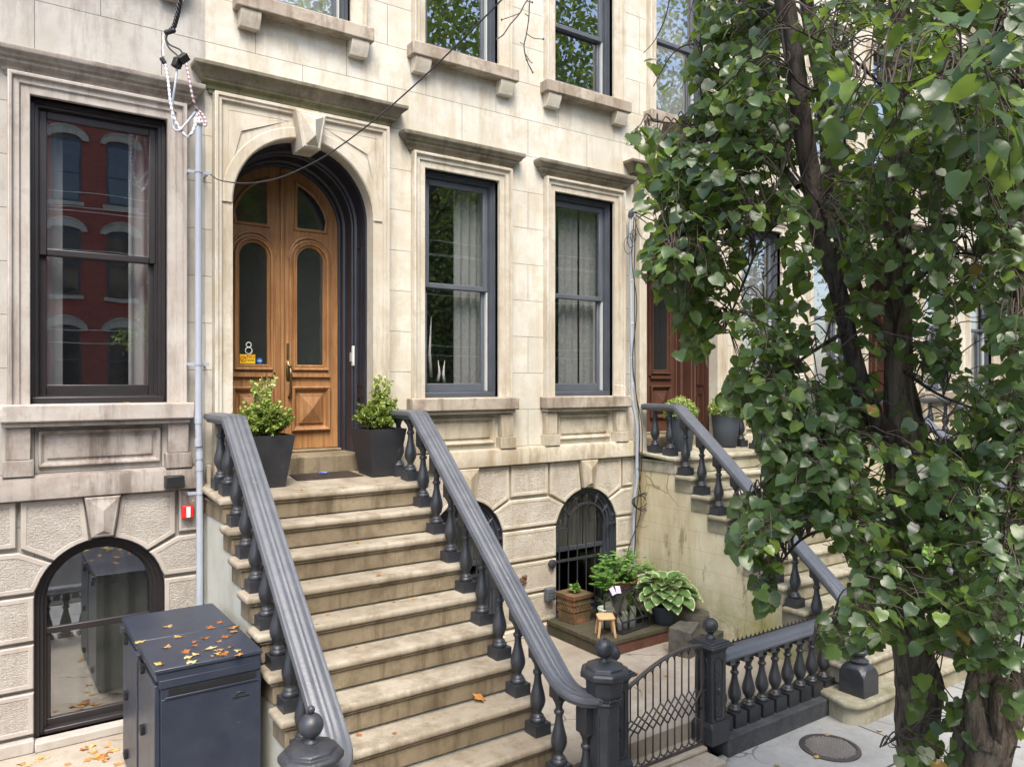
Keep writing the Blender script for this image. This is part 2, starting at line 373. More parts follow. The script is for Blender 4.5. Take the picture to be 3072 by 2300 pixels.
def concrete(name, c1, c2, c3, crack=True, slab=None, speck=False):
    t = NT(name); n = t.noise(1.2, 8, .68); d = t.noise(9, 6, .7)
    col = t.mix(t.ramp(n, [(.35, 0), (.65, 1)]), c1, c2); col = t.mix(t.ramp(d, [(.5, 0), (.75, .6)]), col, c3)
    f = t.noise(120 if not speck else 70, 3, .8)
    col = t.mix(t.ramp(f, [(.55, 0), (.72, .5 if speck else .3)]), col, tuple(x*.4 for x in c1))
    nr = t.bump(t.noise(60, 5), .35, .004)
    if crack:
        nn = t.n('ShaderNodeTexNoise'); nn.inputs['Scale'].default_value = 1.6; nn.inputs['Detail'].default_value = 6; t.link(t.pos, nn.inputs['Vector'])
        vm = t.n('ShaderNodeMix', data_type='VECTOR'); vm.inputs[0].default_value = .35; t.link(t.pos, vm.inputs[4]); t.link(nn.outputs['Color'], vm.inputs[5])
        vo = t.n('ShaderNodeTexVoronoi', feature='DISTANCE_TO_EDGE'); vo.inputs['Scale'].default_value = 1.25; t.link(vm.outputs[1], vo.inputs['Vector'])
        cr = t.math('MULTIPLY', t.ramp(vo.outputs['Distance'], [(.0, 1), (.009, 0)]), t.ramp(t.noise(.9, 3), [(.4, 0), (.5, 1)]))
        col = t.mix(t.math('MULTIPLY', cr, .85), col, (.05,.045,.035)); nr = t.bump(cr, -.8, .01, nr)
    if slab:
        sx = t.n('ShaderNodeSeparateXYZ'); t.link(t.pos, sx.inputs[0]); cx = t.n('ShaderNodeCombineXYZ')
        t.link(t.math('SUBTRACT', sx.outputs[1], slab[3]), cx.inputs[0]); t.link(t.math('SUBTRACT', sx.outputs[0], slab[2]), cx.inputs[1])
        br = t.n('ShaderNodeTexBrick'); t.link(cx.outputs[0], br.inputs['Vector']); br.inputs['Scale'].default_value = 1; br.offset = 0.5
        br.inputs['Brick Width'].default_value = slab[0]; br.inputs['Row Height'].default_value = slab[1]; br.inputs['Mortar Size'].default_value = .009
        br.inputs['Color1'].default_value = (1, 1, 1, 1); br.inputs['Color2'].default_value = (.8, .8, .82, 1)
        col = t.mix(1.0, col, br.outputs['Color'], 'MULTIPLY')
        col = t.mix(br.outputs['Fac'], col, (.045,.042,.03)); nr = t.bump(br.outputs['Fac'], -.7, .01, nr)
    return t.done(col, .85, nr, .3)
M['yard'] = concrete('yard_concrete', (.30,.255,.20), (.44,.395,.33), (.25,.20,.145), speck=True)
M['pavement'] = concrete('bluestone_pavement', (.26,.26,.25), (.37,.37,.355), (.20,.195,.18), slab=(1.7, 1.55, 4.62, -4.3))
M['asphalt'] = concrete('asphalt', (.05,.05,.052), (.065,.065,.068), (.04,.04,.042), crack=False, speck=True)

def brick(name, c1, c2, mort):
    t = NT(name); sx = t.n('ShaderNodeSeparateXYZ'); t.link(t.pos, sx.inputs[0]); cx = t.n('ShaderNodeCombineXYZ')
    t.link(sx.outputs[0], cx.inputs[0]); t.link(sx.outputs[2], cx.inputs[1])
    br = t.n('ShaderNodeTexBrick'); t.link(cx.outputs[0], br.inputs['Vector']); br.inputs['Scale'].default_value = 1
    br.inputs['Brick Width'].default_value = .21; br.inputs['Row Height'].default_value = .075; br.inputs['Mortar Size'].default_value = .006
    br.inputs['Color1'].default_value = (*c1, 1); br.inputs['Color2'].default_value = (*c2, 1); br.inputs['Mortar'].default_value = (*mort, 1)
    return t.done(br.outputs['Color'], .9, t.bump(br.outputs['Fac'], -.4, .004), .2)
M['brick'] = brick('red_brick', (.40,.085,.055), (.32,.07,.048), (.26,.17,.14))

def glass(name, base=.34, tint=(.95,.95,.95), wob=.5):
    t = NT(name); t.t.nodes.remove(t.b)
    gl = t.n('ShaderNodeBsdfGlossy'); gl.inputs['Roughness'].default_value = .0; gl.inputs['Color'].default_value = (.93, .96, 1.0, 1)
    tr = t.n('ShaderNodeBsdfTransparent'); tr.inputs['Color'].default_value = (*tint, 1)
    fr = t.n('ShaderNodeLayerWeight'); fr.inputs['Blend'].default_value = .5
    f = t.math('ADD', t.math('MULTIPLY', t.math('POWER', fr.outputs['Facing'], 4.0), .7), base, clamp=True)
    nb = t.bump(t.noise(1.7, 2, .4), wob*.03, .06); t.link(nb, gl.inputs['Normal'])
    mx = t.n('ShaderNodeMixShader'); t.link(f, mx.inputs[0]); t.link(tr.outputs[0], mx.inputs[1]); t.link(gl.outputs[0], mx.inputs[2])
    t.link(mx.outputs[0], t.out.inputs[0]); return t.m
M['glass'] = glass('window_glass'); M['glass_door'] = glass('door_glass', .06, (.5,.52,.52)); M['glass_bars'] = glass('old_window_glass', .06, (.8,.82,.8))
M['glass_lantern'] = glass('lantern_glass', .22, (.45,.47,.48))
def cloth():
    t = NT('sheer_curtain'); t.t.nodes.remove(t.b)
    d = t.n('ShaderNodeBsdfDiffuse'); d.inputs[0].default_value = (.50, .52, .52, 1)
    tl = t.n('ShaderNodeBsdfTranslucent'); tl.inputs[0].default_value = (.50, .52, .52, 1)
    mx = t.n('ShaderNodeMixShader'); mx.inputs[0].default_value = .35
    t.link(d.outputs[0], mx.inputs[1]); t.link(tl.outputs[0], mx.inputs[2]); t.link(mx.outputs[0], t.out.inputs[0]); return t.m
M['curtain'] = cloth()

def leafmat(name, stops, rough=.38, transl=.35, spec=.5, margin=None):
    t = NT(name); a = t.n('ShaderNodeAttribute'); a.attribute_name = 'rnd'
    col = t.ramp(a.outputs['Fac'], stops)
    col = t.mix(t.ramp(t.noise(30, 3), [(.4, 0), (.7, .35)]), col, tuple(x*.6 for x in stops[0][1]))
    t.done(col, rough, t.bump(t.noise(45, 3, .6), .25, .003), spec)
    tl = t.n('ShaderNodeBsdfTranslucent'); tc = t.mix(.55, col, (.30,.42,.04)); t.link(tc, tl.inputs[0])
    mx = t.n('ShaderNodeMixShader'); mx.inputs[0].default_value = transl
    t.link(t.b.outputs[0], mx.inputs[1]); t.link(tl.outputs[0], mx.inputs[2]); t.link(mx.outputs[0], t.out.inputs[0]); return t.m
M['leaf'] = leafmat('tree_leaf', [(0, (.034,.066,.028)), (.4, (.058,.110,.042)), (.75, (.100,.170,.048)), (.97, (.22,.32,.055)), (1, (.30,.17,.05))], .34, .48, .6)
M['leaf_far'] = leafmat('street_tree_leaf', [(0, (.09,.13,.06)), (.6, (.16,.215,.095)), (1, (.27,.32,.15))], .5, .6)
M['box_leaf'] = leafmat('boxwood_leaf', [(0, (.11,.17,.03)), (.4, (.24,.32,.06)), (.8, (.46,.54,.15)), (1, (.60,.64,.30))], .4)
M['herb'] = leafmat('herb_leaf', [(0, (.11,.26,.05)), (.5, (.19,.38,.08)), (1, (.32,.50,.15))], .5)
M['hosta'] = leafmat('hosta_leaf', [(0, (.10,.20,.06)), (.5, (.18,.30,.10)), (.6, (.48,.54,.28)), (1, (.58,.62,.38))], .45, .25)
M['dry'] = leafmat('dry_leaf', [(0, (.30,.09,.035)), (.35, (.55,.25,.07)), (.6, (.62,.40,.17)), (.8, (.70,.50,.06)), (1, (.60,.50,.33))], .7, .2, .2)
def bark(name, c1, c2):
    t = NT(name); n = t.noise(1.0, 8, .72, t.map((26, 26, 5)), .8); d = t.noise(3, 5, .6)
    col = t.mix(t.ramp(n, [(.42, 0), (.57, 1)]), c1, c2); col = t.mix(t.ramp(d, [(.50, 0), (.66, .5)]), col, (.13,.135,.10))
    nr = t.bump(n, 1.0, .045); nr = t.bump(t.noise(60, 5), .5, .004, nr)
    return t.done(col, .95, nr, .15)
M['bark'] = bark('bark', (.055,.042,.033), (.20,.165,.13)); M['bark_up'] = bark('dark_bark', (.040,.031,.027), (.12,.098,.085)); M['twig'] = paint('twig_bark', (.075,.06,.05), .8, .4, .3, .2)
# ---------------------------------------------------------------- building helpers
def inset(poly, d):
    n = len(poly); out = []
    A = sum(poly[i][0]*poly[(i+1) % n][1]-poly[(i+1) % n][0]*poly[i][1] for i in range(n))
    s = 1 if A > 0 else -1
    for i in range(n):
        p0, p1, p2 = poly[i-1], poly[i], poly[(i+1) % n]
        e1 = (p1[0]-p0[0], p1[1]-p0[1]); e2 = (p2[0]-p1[0], p2[1]-p1[1])
        l1 = math.hypot(*e1) or 1; l2 = math.hypot(*e2) or 1
        n1 = (-e1[1]/l1*s, e1[0]/l1*s); n2 = (-e2[1]/l2*s, e2[0]/l2*s)
        m = (n1[0]+n2[0], n1[1]+n2[1]); q = 1+n1[0]*n2[0]+n1[1]*n2[1]
        q = max(q, .45); out.append((p1[0]+m[0]/q*d, p1[1]+m[1]/q*d))
    return out
def polyring(mb, poly, prof, m=None, cap=None):
    rows = [[(x, y, z) for x, z in inset(poly, d)] for d, y in prof]
    mb.strips(rows, True, m)
    if cap is not None:
        mb.add(rows[-1], [tuple(range(len(poly)))], cap)
    return rows[-1]
def arch_poly(xc, a, cz, zb, n=22):
    return [(xc-a, zb)]+[(xc-a*math.cos(math.pi*i/n), cz+a*math.sin(math.pi*i/n)) for i in range(n+1)]+[(xc+a, zb)]
def arch_open(mb, xc, a, cz, zb, prof, n=22, m=None):      # open-bottomed arch moulding, d inward
    rows = []
    for d, y in prof:
        r = a-d
        rows.append([(xc-r, y, zb)]+[(xc-r*math.cos(math.pi*i/n), y, cz+r*math.sin(math.pi*i/n)) for i in range(n+1)]+[(xc+r, y, zb)])
    mb.strips(rows, False, m)
def arch_fill(mb, xc, a, cz, ztop, y, n=22, m=None):        # sheet between an arch and the level above it
    arc = [(xc-a*math.cos(math.pi*i/n), y, cz+a*math.sin(math.pi*i/n)) for i in range(n+1)]
    mb.strips([arc, [(p[0], y, ztop) for p in arc]], False, m)
def wall_sheet(mb, x0, x1, z0, z1, holes, y0=0.0, y1=.2, m=None):
    xs = sorted({x0, x1} | {h[i] for h in holes for i in (0, 1) if x0 < h[i] < x1}); zs = sorted({z0, z1} | {h[i] for h in holes for i in (2, 3) if z0 < h[i] < z1})
    for i in range(len(xs)-1):
        for j in range(len(zs)-1):
            cx, cz = (xs[i]+xs[i+1])/2, (zs[j]+zs[j+1])/2
            if any(h[0] < cx < h[1] and h[2] < cz < h[3] for h in holes): continue
            a, b, c, d = xs[i], xs[i+1], zs[j], zs[j+1]
            mb.add([(a, y0, c), (b, y0, c), (b, y0, d), (a, y0, d)], [(0, 1, 2, 3)], m)
            mb.add([(a, y1, c), (b, y1, c), (b, y1, d), (a, y1, d)], [(3, 2, 1, 0)], m)
    for a, b, c, d in holes:
        mb.add([(a, y0, c), (a, y1, c), (b, y1, c), (b, y0, c), (a, y0, d), (a, y1, d), (b, y1, d), (b, y0, d)], [(0, 1, 5, 4), (3, 7, 6, 2), (0, 3, 2, 1), (4, 5, 6, 7)], m)
def architrave(mb, x0, x1, z0, z1, prof, m=None):           # left, top, right
    rows = [[(x0-d, y, z0), (x0-d, y, z1+d), (x1+d, y, z1+d), (x1+d, y, z0)] for d, y in prof]
    mb.strips(rows, False, m)
def hood(mb, x0, x1, z, prof, m=None):
    rows = [[(x0-p, .0, z+h), (x0-p, -p, z+h), (x1+p, -p, z+h), (x1+p, .0, z+h)] for p, h in prof]
    mb.strips(rows, False, m)
def boxp(mb, x0, x1, z0, z1, p, y=0.0, m=None): mb.box(x0, x1, -p, y, z0, z1, m)

ARCHI = [(0, .07), (0, -.035), (.062, -.035), (.066, -.052), (.108, -.052), (.112, -.078), (.135, -.082), (.140, -.07), (.140, .0)]
HOODP = [(.0, 0), (.012, 0), (.020, .022), (.034, .030), (.040, .058), (.066, .078), (.076, .084), (.078, .108), (.098, .114), (.108, .135), (.126, .150), (.130, .156), (.130, .190), (.02, .205), (.0, .205)]

def sash_window(house, xc, z0, z1, hw, sty, zmeet=None, curtains=(), sill=True, hoodm=None, upper=False, label=None):
    fr, sashm, gl = sty['frame'], sty['sash'], sty['glass']
    x0, x1 = xc-hw, xc+hw
    f = MB()
    ring = [(x0, z0), (x1, z0), (x1, z1), (x0, z1)]
    polyring(f, ring, [(0, .045), (.028, .045), (.032, .062), (.052, .062), (.056, .095), (.064, .095), (.064, .19)])
    win = f.build('window', fr, house, angle=35)
    if label: win['label'] = label
    zm = zmeet if zmeet is not None else (z0+z1)/2
    i = .064; s = .048
    def sash(za, zb, y, bot):
        g = MB(); r = [(x0+i, za), (x1-i, za), (x1-i, zb), (x0+i, zb)]
        g.box(x0+i, x0+i+s, y, y+.035, za, zb); g.box(x1-i-s, x1-i, y, y+.035, za, zb)
        g.box(x0+i+s, x1-i-s, y, y+.035, zb-(.05 if bot else s*1.2), zb); g.box(x0+i+s, x1-i-s, y+.001, y+.034, za, za+(.085 if bot else .05))
        so_ = g.build('sash', sashm, win, bevel=.006, seg=2)
        p = MB(); p.add([(x0+i+s-.004, y+.019, za+.03), (x1-i-s+.004, y+.019, za+.03), (x1-i-s+.004, y+.019, zb-.03), (x0+i+s-.004, y+.019, zb-.03)], [(0, 1, 2, 3)])
        p.build('pane', gl, so_)
        return so_
    sash(zm-.025, z1-i, .095, False); sash(z0+.055, zm+.025, .135, True)
    t = MB(); t.box(x1-i-.012, x1-i-.001, .098, .19, z0+.06, zm-.03); t.build('sash_track', M['frame_light'] if sty['track'] else fr, win)
    t = MB(); t.box(x0+.01, x1-.01, .03, .19, z0, z0+.05); t.build('sub_sill', fr, win, bevel=.008)
    a = MB(); architrave(a, x0, x1, z0-.002, z1, ARCHI)
    a.build('surround', sty['trim'], win, bevel=.004, seg=1)
    if hoodm:
        h = MB(); hood(h, x0-.14, x1+.14, z1+.115, HOODP); h.build('hood', hoodm, win, bevel=.006, seg=2)
    if sill:
        h = MB()
        boxp(h, x0-.185, x1+.185, z0-.13, z0-.002, .135, .07); 
        h.build('sill', sty['sill'], win, bevel=.012, seg=2)
        h = MB()
        if upper:
            for sx in (x0-.06, x1+.06):
                h = MB(); h.extrude_x([(0, z0-.13), (-.115, z0-.13), (-.115, z0-.17), (-.075, z0-.25), (-.07, z0-.27), (0, z0-.27)], sx-.085, sx+.085)
                h.build('bracket', sty['trim'], win, bevel=.006)
        else:
            boxp(h, x0-.16, x1+.16, z0-.165, z0-.131, .10)
            h.build('sill_moulding', sty['trim'], win, bevel=.008)
    for (a0, a1, zb, zt, yy, amp) in curtains:
        yy = .25+(yy-.3)*.3
        n = max(8, int((a1-a0)*60)); k = MB(); rnd = random.Random(int(a0*999)+int(zt*77))
        ph = rnd.random()*6; rows = []
        for zz, sc in ((zt, 1), ((zt+zb)/2, .9), (zb, 1.1)):
            rows.append([(a0+(a1-a0)*q/n, yy+amp*sc*math.sin(ph+q*1.15+.5*math.sin(q*.37)), zz) for q in range(n+1)])
        k.strips(rows); k.build('curtain', M['curtain'], win, smooth=True, fix=False)
    return win

def apron(parts, x0, x1, zt=-.315, zb=-.67):               # pedestal under a ground-floor window: blocks, bases, sunk panel
    for a, b in ((x0-.15, x0+.0), (x1, x1+.15)):
        boxp(parts, a, b, zb+.12, zt, .075); boxp(parts, a-.022, b+.022, zb, zb+.118, .098)
    polyring(parts, [(x0+.05, zb+.055), (x1-.05, zb+.055), (x1-.05, zt-.03), (x0+.05, zt-.03)], [(0, -.001), (0, -.03), (.012, -.034), (.03, -.018), (.032, -.004), (.055, -.004), (.060, -.016), (.075, -.018)], cap=0)

def blocks(xs, xl, xr, zt=-.852, zb=-2.56, a=.44, cz=-1.615, keyp=None):
    """xs: arch centres; returns (block polygons, keystone centres)."""
    P = []; J = .014
    cuts = [zt, -1.20, -1.535, -1.885, -2.232, zb]
    def arcpts(xc, t0, t1, n=10): return [(xc+a*math.cos(R(t0+(t1-t0)*i/n)), cz+a*math.sin(R(t0+(t1-t0)*i/n))) for i in range(n+1)]
    for xc in xs:
        w_ = .535
        for s in (-1, 1):                                  # voussoir block beside the keystone
            pts = [(xc+s*.125, zt), (xc+s*(w_-J), zt), (xc+s*(w_-J), cuts[1]+J*.4)]
            arc = [(xc+s*a*math.cos(R(t)), cz+a*math.sin(R(t))) for t in [44.5+(101-44.5)*i/10 for i in range(11)] if t < 74]
            pts += [p for p in arc if p[1] < zt-.02]+[(xc+s*.086, cz+a*.985)]
            P.append(pts)
    def side(xc, s):                                       # arch-side outline of the course under the voussoir, from top to z=cuts[2]
        return [(xc+s*(.535-.0), cuts[1]-J*1.6)]+[(xc+s*a*math.cos(R(t)), cz+a*math.sin(R(t))) for t in (41.5, 33, 25, 18)]
    edges = [None]+list(xs)+[None]
    for i in range(len(edges)-1):
        L, Rr = edges[i], edges[i+1]
        lx = (L+.535) if L is not None else xl; rx = (Rr-.535) if Rr is not None else xr
        if rx-lx > .06: P.append([(lx+J, zt), (rx-J if Rr is not None else rx, zt), (rx-J if Rr is not None else rx, cuts[1]+J), (lx+J if L is not None else lx, cuts[1]+J)])
        lo = side(L, 1) if L is not None else [(xl, cuts[1]-J), (xl, cuts[2]+J)]
        ro = side(Rr, -1) if Rr is not None else [(xr, cuts[1]-J), (xr, cuts[2]+J)]
        if ro[0][0] <= lo[0][0]: lo[0] = (lo[0][0]-.03, lo[0][1])
        lob = [(L+a*.998, cuts[2]+J)] if L is not None else []
        rob = [(Rr-a*.998, cuts[2]+J)] if Rr is not None else []
        P.append(lo+lob+list(reversed(ro+rob)))
        l2 = L+a if L is not None else xl; r2 = Rr-a if Rr is not None else xr
        for k in range(2, 5):
            if r2-l2 > .05: P.append([(l2, cuts[k]-J), (l2, cuts[k+1]+J), (r2, cuts[k+1]+J), (r2, cuts[k]-J)])
    return P

def rustic(house, xs, xl, xr, base, rough):
    mb = MB(); mb2 = MB()
    for p in blocks(xs, xl, xr):
        w_ = max(q[0] for q in p)-min(q[0] for q in p); h_ = max(q[1] for q in p)-min(q[1] for q in p)
        mg = .034 if min(w_, h_) > .2 else .016
        rows = polyring(mb, p, [(0, .0), (0, -.034), (.008, -.044), (mg, -.044), (mg+.004, -.040)])
        mb.add(rows, [tuple(range(len(p)))], 1)
    mb.build('rusticated_base', [base, rough], house, bevel=0)
    for xc in xs:
        k = MB(); o = [(xc-.075, -1.158), (xc+.075, -1.158), (xc+.122, -.853), (xc-.122, -.853)]
        polyring(k, o, [(0, 0), (0, -.085), (.012, -.098), (.022, -.098)])
        i_ = inset(o, .022); v = [(x, -.098, z) for x, z in i_]; b = len(k.v)
        k.add(v+[(xc, -.125, -1.105), (xc, -.125, -.955)], [(0, 1, 4), (1, 2, 5, 4), (2, 3, 5), (3, 0, 4, 5)])
        k.build('keystone', M['apronA'] if base is M['baseA'] else M['apronB'], house)
    pl = MB(); 
    e = [xl]+[q for xc in xs for q in (xc-.44, xc+.44)]+[xr]
    for i in range(0, len(e), 2): pl.box(e[i], e[i+1], -.085, .0, -2.67, -2.575)
    for xc in xs: pl.box(xc-.44+.002, xc+.44-.002, -.10, .19, -2.67, -2.60)
    pl.build('plinth_course', base, house, bevel=.01)

def arch_window(house, xc, fr, gl, a=.44, cz=-1.615, zb=-2.60, lower_curtain=False):
    f = MB(); n = 24
    arch_open(f, xc, a-.001, cz, zb, [(0, -.04), (0, .02), (.035, .02), (.04, .045), (.062, .045), (.068, .08), (.085, .08), (.085, .19)])
    win = f.build('arched_window', fr, house, angle=35)
    s = MB(); r = a-.085
    s.box(xc-r, xc+r, .085, .12, cz-.26, cz-.21); s.box(xc-r, xc+r, .10, .15, zb, zb+.09); s.box(xc-r-.02, xc+r+.02, .03, .18, zb-.0, zb+.035)
    s.box(xc-r, xc-r+.03, .10, .13, zb+.09, cz-.26); s.box(xc+r-.03, xc+r, .10, .13, zb+.09, cz-.26)
    s.build('sash', fr, win, bevel=.006)
    g = MB(); P = arch_poly(xc, r+.004, cz, cz-.235, 20); g.add([(x, .103, z) for x, z in P], [tuple(range(len(P)))]); g.build('pane', gl, win)
    g = MB(); g.add([(xc-r, .121, zb+.06), (xc+r, .121, zb+.06), (xc+r, .121, cz-.24), (xc-r, .121, cz-.24)], [(0, 1, 2, 3)]); g.build('pane', gl, win)
    return win

def house(name, label, x0, x1, sty, group=None, lean=False):
    return thing(name, label, 'house', group)

STY_A = dict(frame=M['frameA'], sash=M['frameA'], glass=M['glass'], trim=M['trimA'], sill=M['trimA'], track=False)
STY_B = dict(frame=M['frameB'], sash=M['sash'], glass=M['glass'], trim=M['trimB'], sill=M['sillB'], track=True)

def interior(h, x0, x1, z0=-2.75, z1=5.9):
    i = MB()
    for a, b in ((-2.7, -.95), (-.88, 2.65), (2.75, 5.95), (6.05, 9.25)):
        v = [(x0, .205, a), (x1, .205, a), (x1, 3.6, a), (x0, 3.6, a), (x0, .205, b), (x1, .205, b), (x1, 3.6, b), (x0, 3.6, b)]
        i.add(v, [(0, 1, 2, 3), (7, 6, 5, 4), (1, 5, 6, 2), (2, 6, 7, 3), (3, 7, 4, 0)])
    i.build('interior', M['interior'], h, fix=False)
def bands(h, x0, x1, m, p=.09):
    b = MB(); b.extrude_x([(0, -.845), (-p, -.845), (-p, -.69), (-p+.012, -.672), (0, -.664)], x0, x1)
    b.build('water_table', m, h, bevel=.006)

# ---------------------------------------------------------------- house A: the grey one on the left
hA = house('row_house', 'grey stone row house at the left with dark framed windows and arched basement window', 0, 0, STY_A, 'row houses along the street')
mb = MB(); holesA = [(.34, 1.21, 6.5, 8.3), (-1.45, -.55, 6.5, 8.3), (.312, 1.238, -.15, 2.10), (.335, 1.215, -2.60, -1.175), (.34, 1.21, 3.32, 5.3), (-1.45, -.55, -.15, 2.10), (-1.45, -.55, 3.32, 5.3)]
wall_sheet(mb, -3.2, 1.53, -2.75, 9.3, holesA)
arch_fill(mb, .775, .4395, -1.615, -1.174, .0); arch_fill(mb, .775, .4395, -1.615, -1.174, .14)
arch_open(mb, .775, .4395, -1.615, -2.6, [(0, 0), (0, .19)])
mb.build('wall', M['stoneA'], hA)
sash_window(hA, .775, -.15, 2.10, .463, STY_A, .985, [(.36, .54, -.1, 2.05, .42, .02), (1.00, 1.24, -.1, 2.05, .40, .03)], hoodm=M['hoodA'])
sash_window(hA, -1.0, -.15, 2.10, .45, STY_A, .985, hoodm=M['hoodA'])
sash_window(hA, .775, 3.32, 5.3, .435, STY_A, upper=True); sash_window(hA, -1.0, 3.32, 5.3, .45, STY_A, upper=True)
sash_window(hA, .775, 6.5, 8.3, .435, STY_A, upper=True); sash_window(hA, -1.0, 6.5, 8.3, .45, STY_A, upper=True)
for q_ in ((.312, 1.238), (-1.45, -.55)): mb = MB(); apron(mb, *q_); mb.build('window_apron', M['apronA'], hA, bevel=.005)
bands(hA, -3.2, 1.50, M['apronA'])
rustic(hA, [.775], -.25, 1.50, M['baseA'], M['roughA'])
arch_window(hA, .775, M['frameA'], M['glass'])
k = MB(); n = 24; k.strips([[(.34+.85*q/n, .30+.03*math.sin(q*1.3), z) for q in range(n+1)] for z in (-1.2, -2.5)]); 
hal = k.build('curtain', paint('dark_drape', (.085,.09,.075), .9, .3, .1), hA, smooth=True, fix=False)
interior(hA, -3.2, 1.52)

# ---------------------------------------------------------------- house B: the cream one with the stoop and oak doors
def door_surround(h, xc, trim, hoodm, a=.63, cz=1.50, zt=2.385, hw=.78, zb=-.87):
    s = MB(); y = -.068
    for sx in (-1, 1):
        q = sorted((xc+sx*a, xc+sx*hw)); s.add([(q[0], y, zb), (q[1], y, zb), (q[1], y, zt), (q[0], y, zt)], [(0, 1, 2, 3)])
    arch_fill(s, xc, a, cz, zt, y, 30)
    arch_open(s, xc, a, cz, zb, [(0, y), (0, .071)], 30)
    arch_open(s, xc, a+.10, cz, cz-.001, [(0, y), (.006, y-.012), (.088, y-.012), (.0998, y-.001)], 30)
    rows = []
    for d, yy in [(0, 0), (0, -.108), (.028, -.108), (.032, -.094), (.058, -.094), (.066, y)]:
        rows.append([(xc-hw+d, yy, zb), (xc-hw+d, yy, zt-d), (xc+hw-d, yy, zt-d), (xc+hw-d, yy, zb)])
    s.strips(rows)
    o = s.build('door_surround', trim, h, bevel=.003, seg=1)
    for sx in (-1, 1):                                      # sunk, faceted spandrels
        R1 = a+.175; pts = [(xc+sx*(hw-.11), zt-.12), (xc+sx*.16, zt-.12)]
        t0 = math.acos(.20/R1); 
        zz = zt-.12-cz
        for i in range(13):
            t = math.pi/2-.235-(math.pi/2-.235-.30)*i/12
            x_, z_ = R1*math.cos(t), R1*math.sin(t)
            if z_ < zz-.015 and x_ < hw-.12: pts.append((xc+sx*x_, cz+z_))
        pts.append((xc+sx*(hw-.11), cz+.17))
        g = MB(); rr = polyring(g, pts, [(0, y+.001), (-.002, y-.0035), (.006, y-.0035), (.010, y-.001)])
        cxx, czz = xc+sx*(hw-.215), cz+.60
        g.add(rr+[(cxx, y-.014, czz)], [(i, (i+1) % len(rr), len(rr)) for i in range(len(rr))])
        g.build('spandrel', trim, o)
    k = MB(); oq = [(xc-.078, cz+.525), (xc+.078, cz+.525), (xc+.135, zt-.045), (xc-.135, zt-.045)]
    polyring(k, oq, [(0, .07), (0, -.185), (.014, -.20), (.026, -.20)]); i_ = inset(oq, .026)
    k.add([(x, -.20, z) for x, z in i_]+[(xc, -.285, cz+.615), (xc, -.285, zt-.135)], [(0, 1, 4), (1, 2, 5, 4), (2, 3, 5), (3, 0, 4, 5)])
    k.build('keystone', trim, o)
    hh = MB(); PR = [(.0, 0), (.03, 0), (.034, .025), (.048, .032), (.052, .07), (.085, .082), (.088, .10), (.098, .105), (.115, .14), (.145, .17), (.165, .182), (.168, .215), (.02, .232), (0, .232)]
    hood(hh, xc-hw, xc+hw, zt-.005, PR, 0)
    for q, nf in enumerate(PR[:-1]):
        pass
    hb = hh.build('door_hood', [hoodm, M['hoodmoss']], o, bevel=.006)
    for p_ in hb.data.polygons:
        if zt+.022 < p_.center.z < zt+.09: p_.material_index = 1
    return o

def door_leaf(h, name, xc, sx, y, woodm, dark, a=.558, cz=1.488, zb=-.625, glassm=None):
    # sx = +1 right leaf, -1 left leaf
    f = MB(); n = 16
    pts = [(xc+sx*.004, zb), (xc+sx*a, zb)]+[(xc+sx*a*math.cos(math.pi/2*i/n), cz+a*math.sin(math.pi/2*i/n)) for i in range(n)]+[(xc+sx*.004, cz+a)]
    f.extrude(pts, y, y+.05); leaf = f.build(name, woodm, h, bevel=.003)
    x0, x1 = xc+sx*.145, xc+sx*.397
    g = MB()
    q0, q1 = sorted((x0, x1)); rr = (q1-q0)/2; P = arch_poly((q0+q1)/2, rr, 1.175, .178, 14)
    MP = [(0, y+.001), (.0, y-.012), (-.010, y-.026), (-.024, y-.020), (-.030, y-.042), (-.048, y-.046), (-.056, y-.018), (-.066, y-.024), (-.078, y-.020), (-.082, y+.001)]
    polyring(g, P, MP)
    U = [(xc+sx*.145, 1.49), (xc+sx*.415, 1.49)]+[(xc+sx*.44*math.cos(t), cz+.43*math.sin(t)) for t in (.22, .4, .58, .76, .94, 1.1, 1.22)]
    MU = [(0, y+.001), (0, y-.010), (-.010, y-.018), (-.024, y-.018), (-.034, y+.001)]
    polyring(g, U, MU)
    # curved rail between the two lights
    xm = (q0+q1)/2; arc = [(xm-.205*math.cos(math.pi*i/16)*1.0, 1.19+.215*math.sin(math.pi*i/16)) for i in range(17)]
    g.tube([(p[0], y-.004, p[1]) for p in arc], .014, 8)
    # lower raised pyramid panel
    b0, b1 = sorted((xc+sx*.088, xc+sx*.47)); PP = [(b0, -.455), (b1, -.455), (b1, -.028), (b0, -.028)]
    polyring(g, PP, [(0, y+.001), (0, y-.034), (.012, y-.044), (.026, y-.036), (.046, y-.002), (.064, y-.001), (.078, y-.022), (.088, y-.024)])
    I2 = inset(PP, .088); zc = -.24; xm2 = (b0+b1)/2
    g.add([(x, y-.020, z) for x, z in I2]+[(xm2, y-.065, zc)], [(0, 1, 4), (1, 2, 4), (2, 3, 4), (3, 0, 4)])
    g.box(*sorted((xc+sx*.088, xc+sx*.47)), y-.03, y+.001, .062, .100)
    g.build('moulding', dark if False else woodm, leaf, bevel=.0)
    gp = MB(); gp.extrude(inset(P, -.004), y-.003, y-.0005); gp.build('pane', glassm, leaf)
    gp = MB(); gp.extrude(inset(U, -.004), y-.003, y-.0005); gp.build('pane', glassm, leaf)
    return leaf

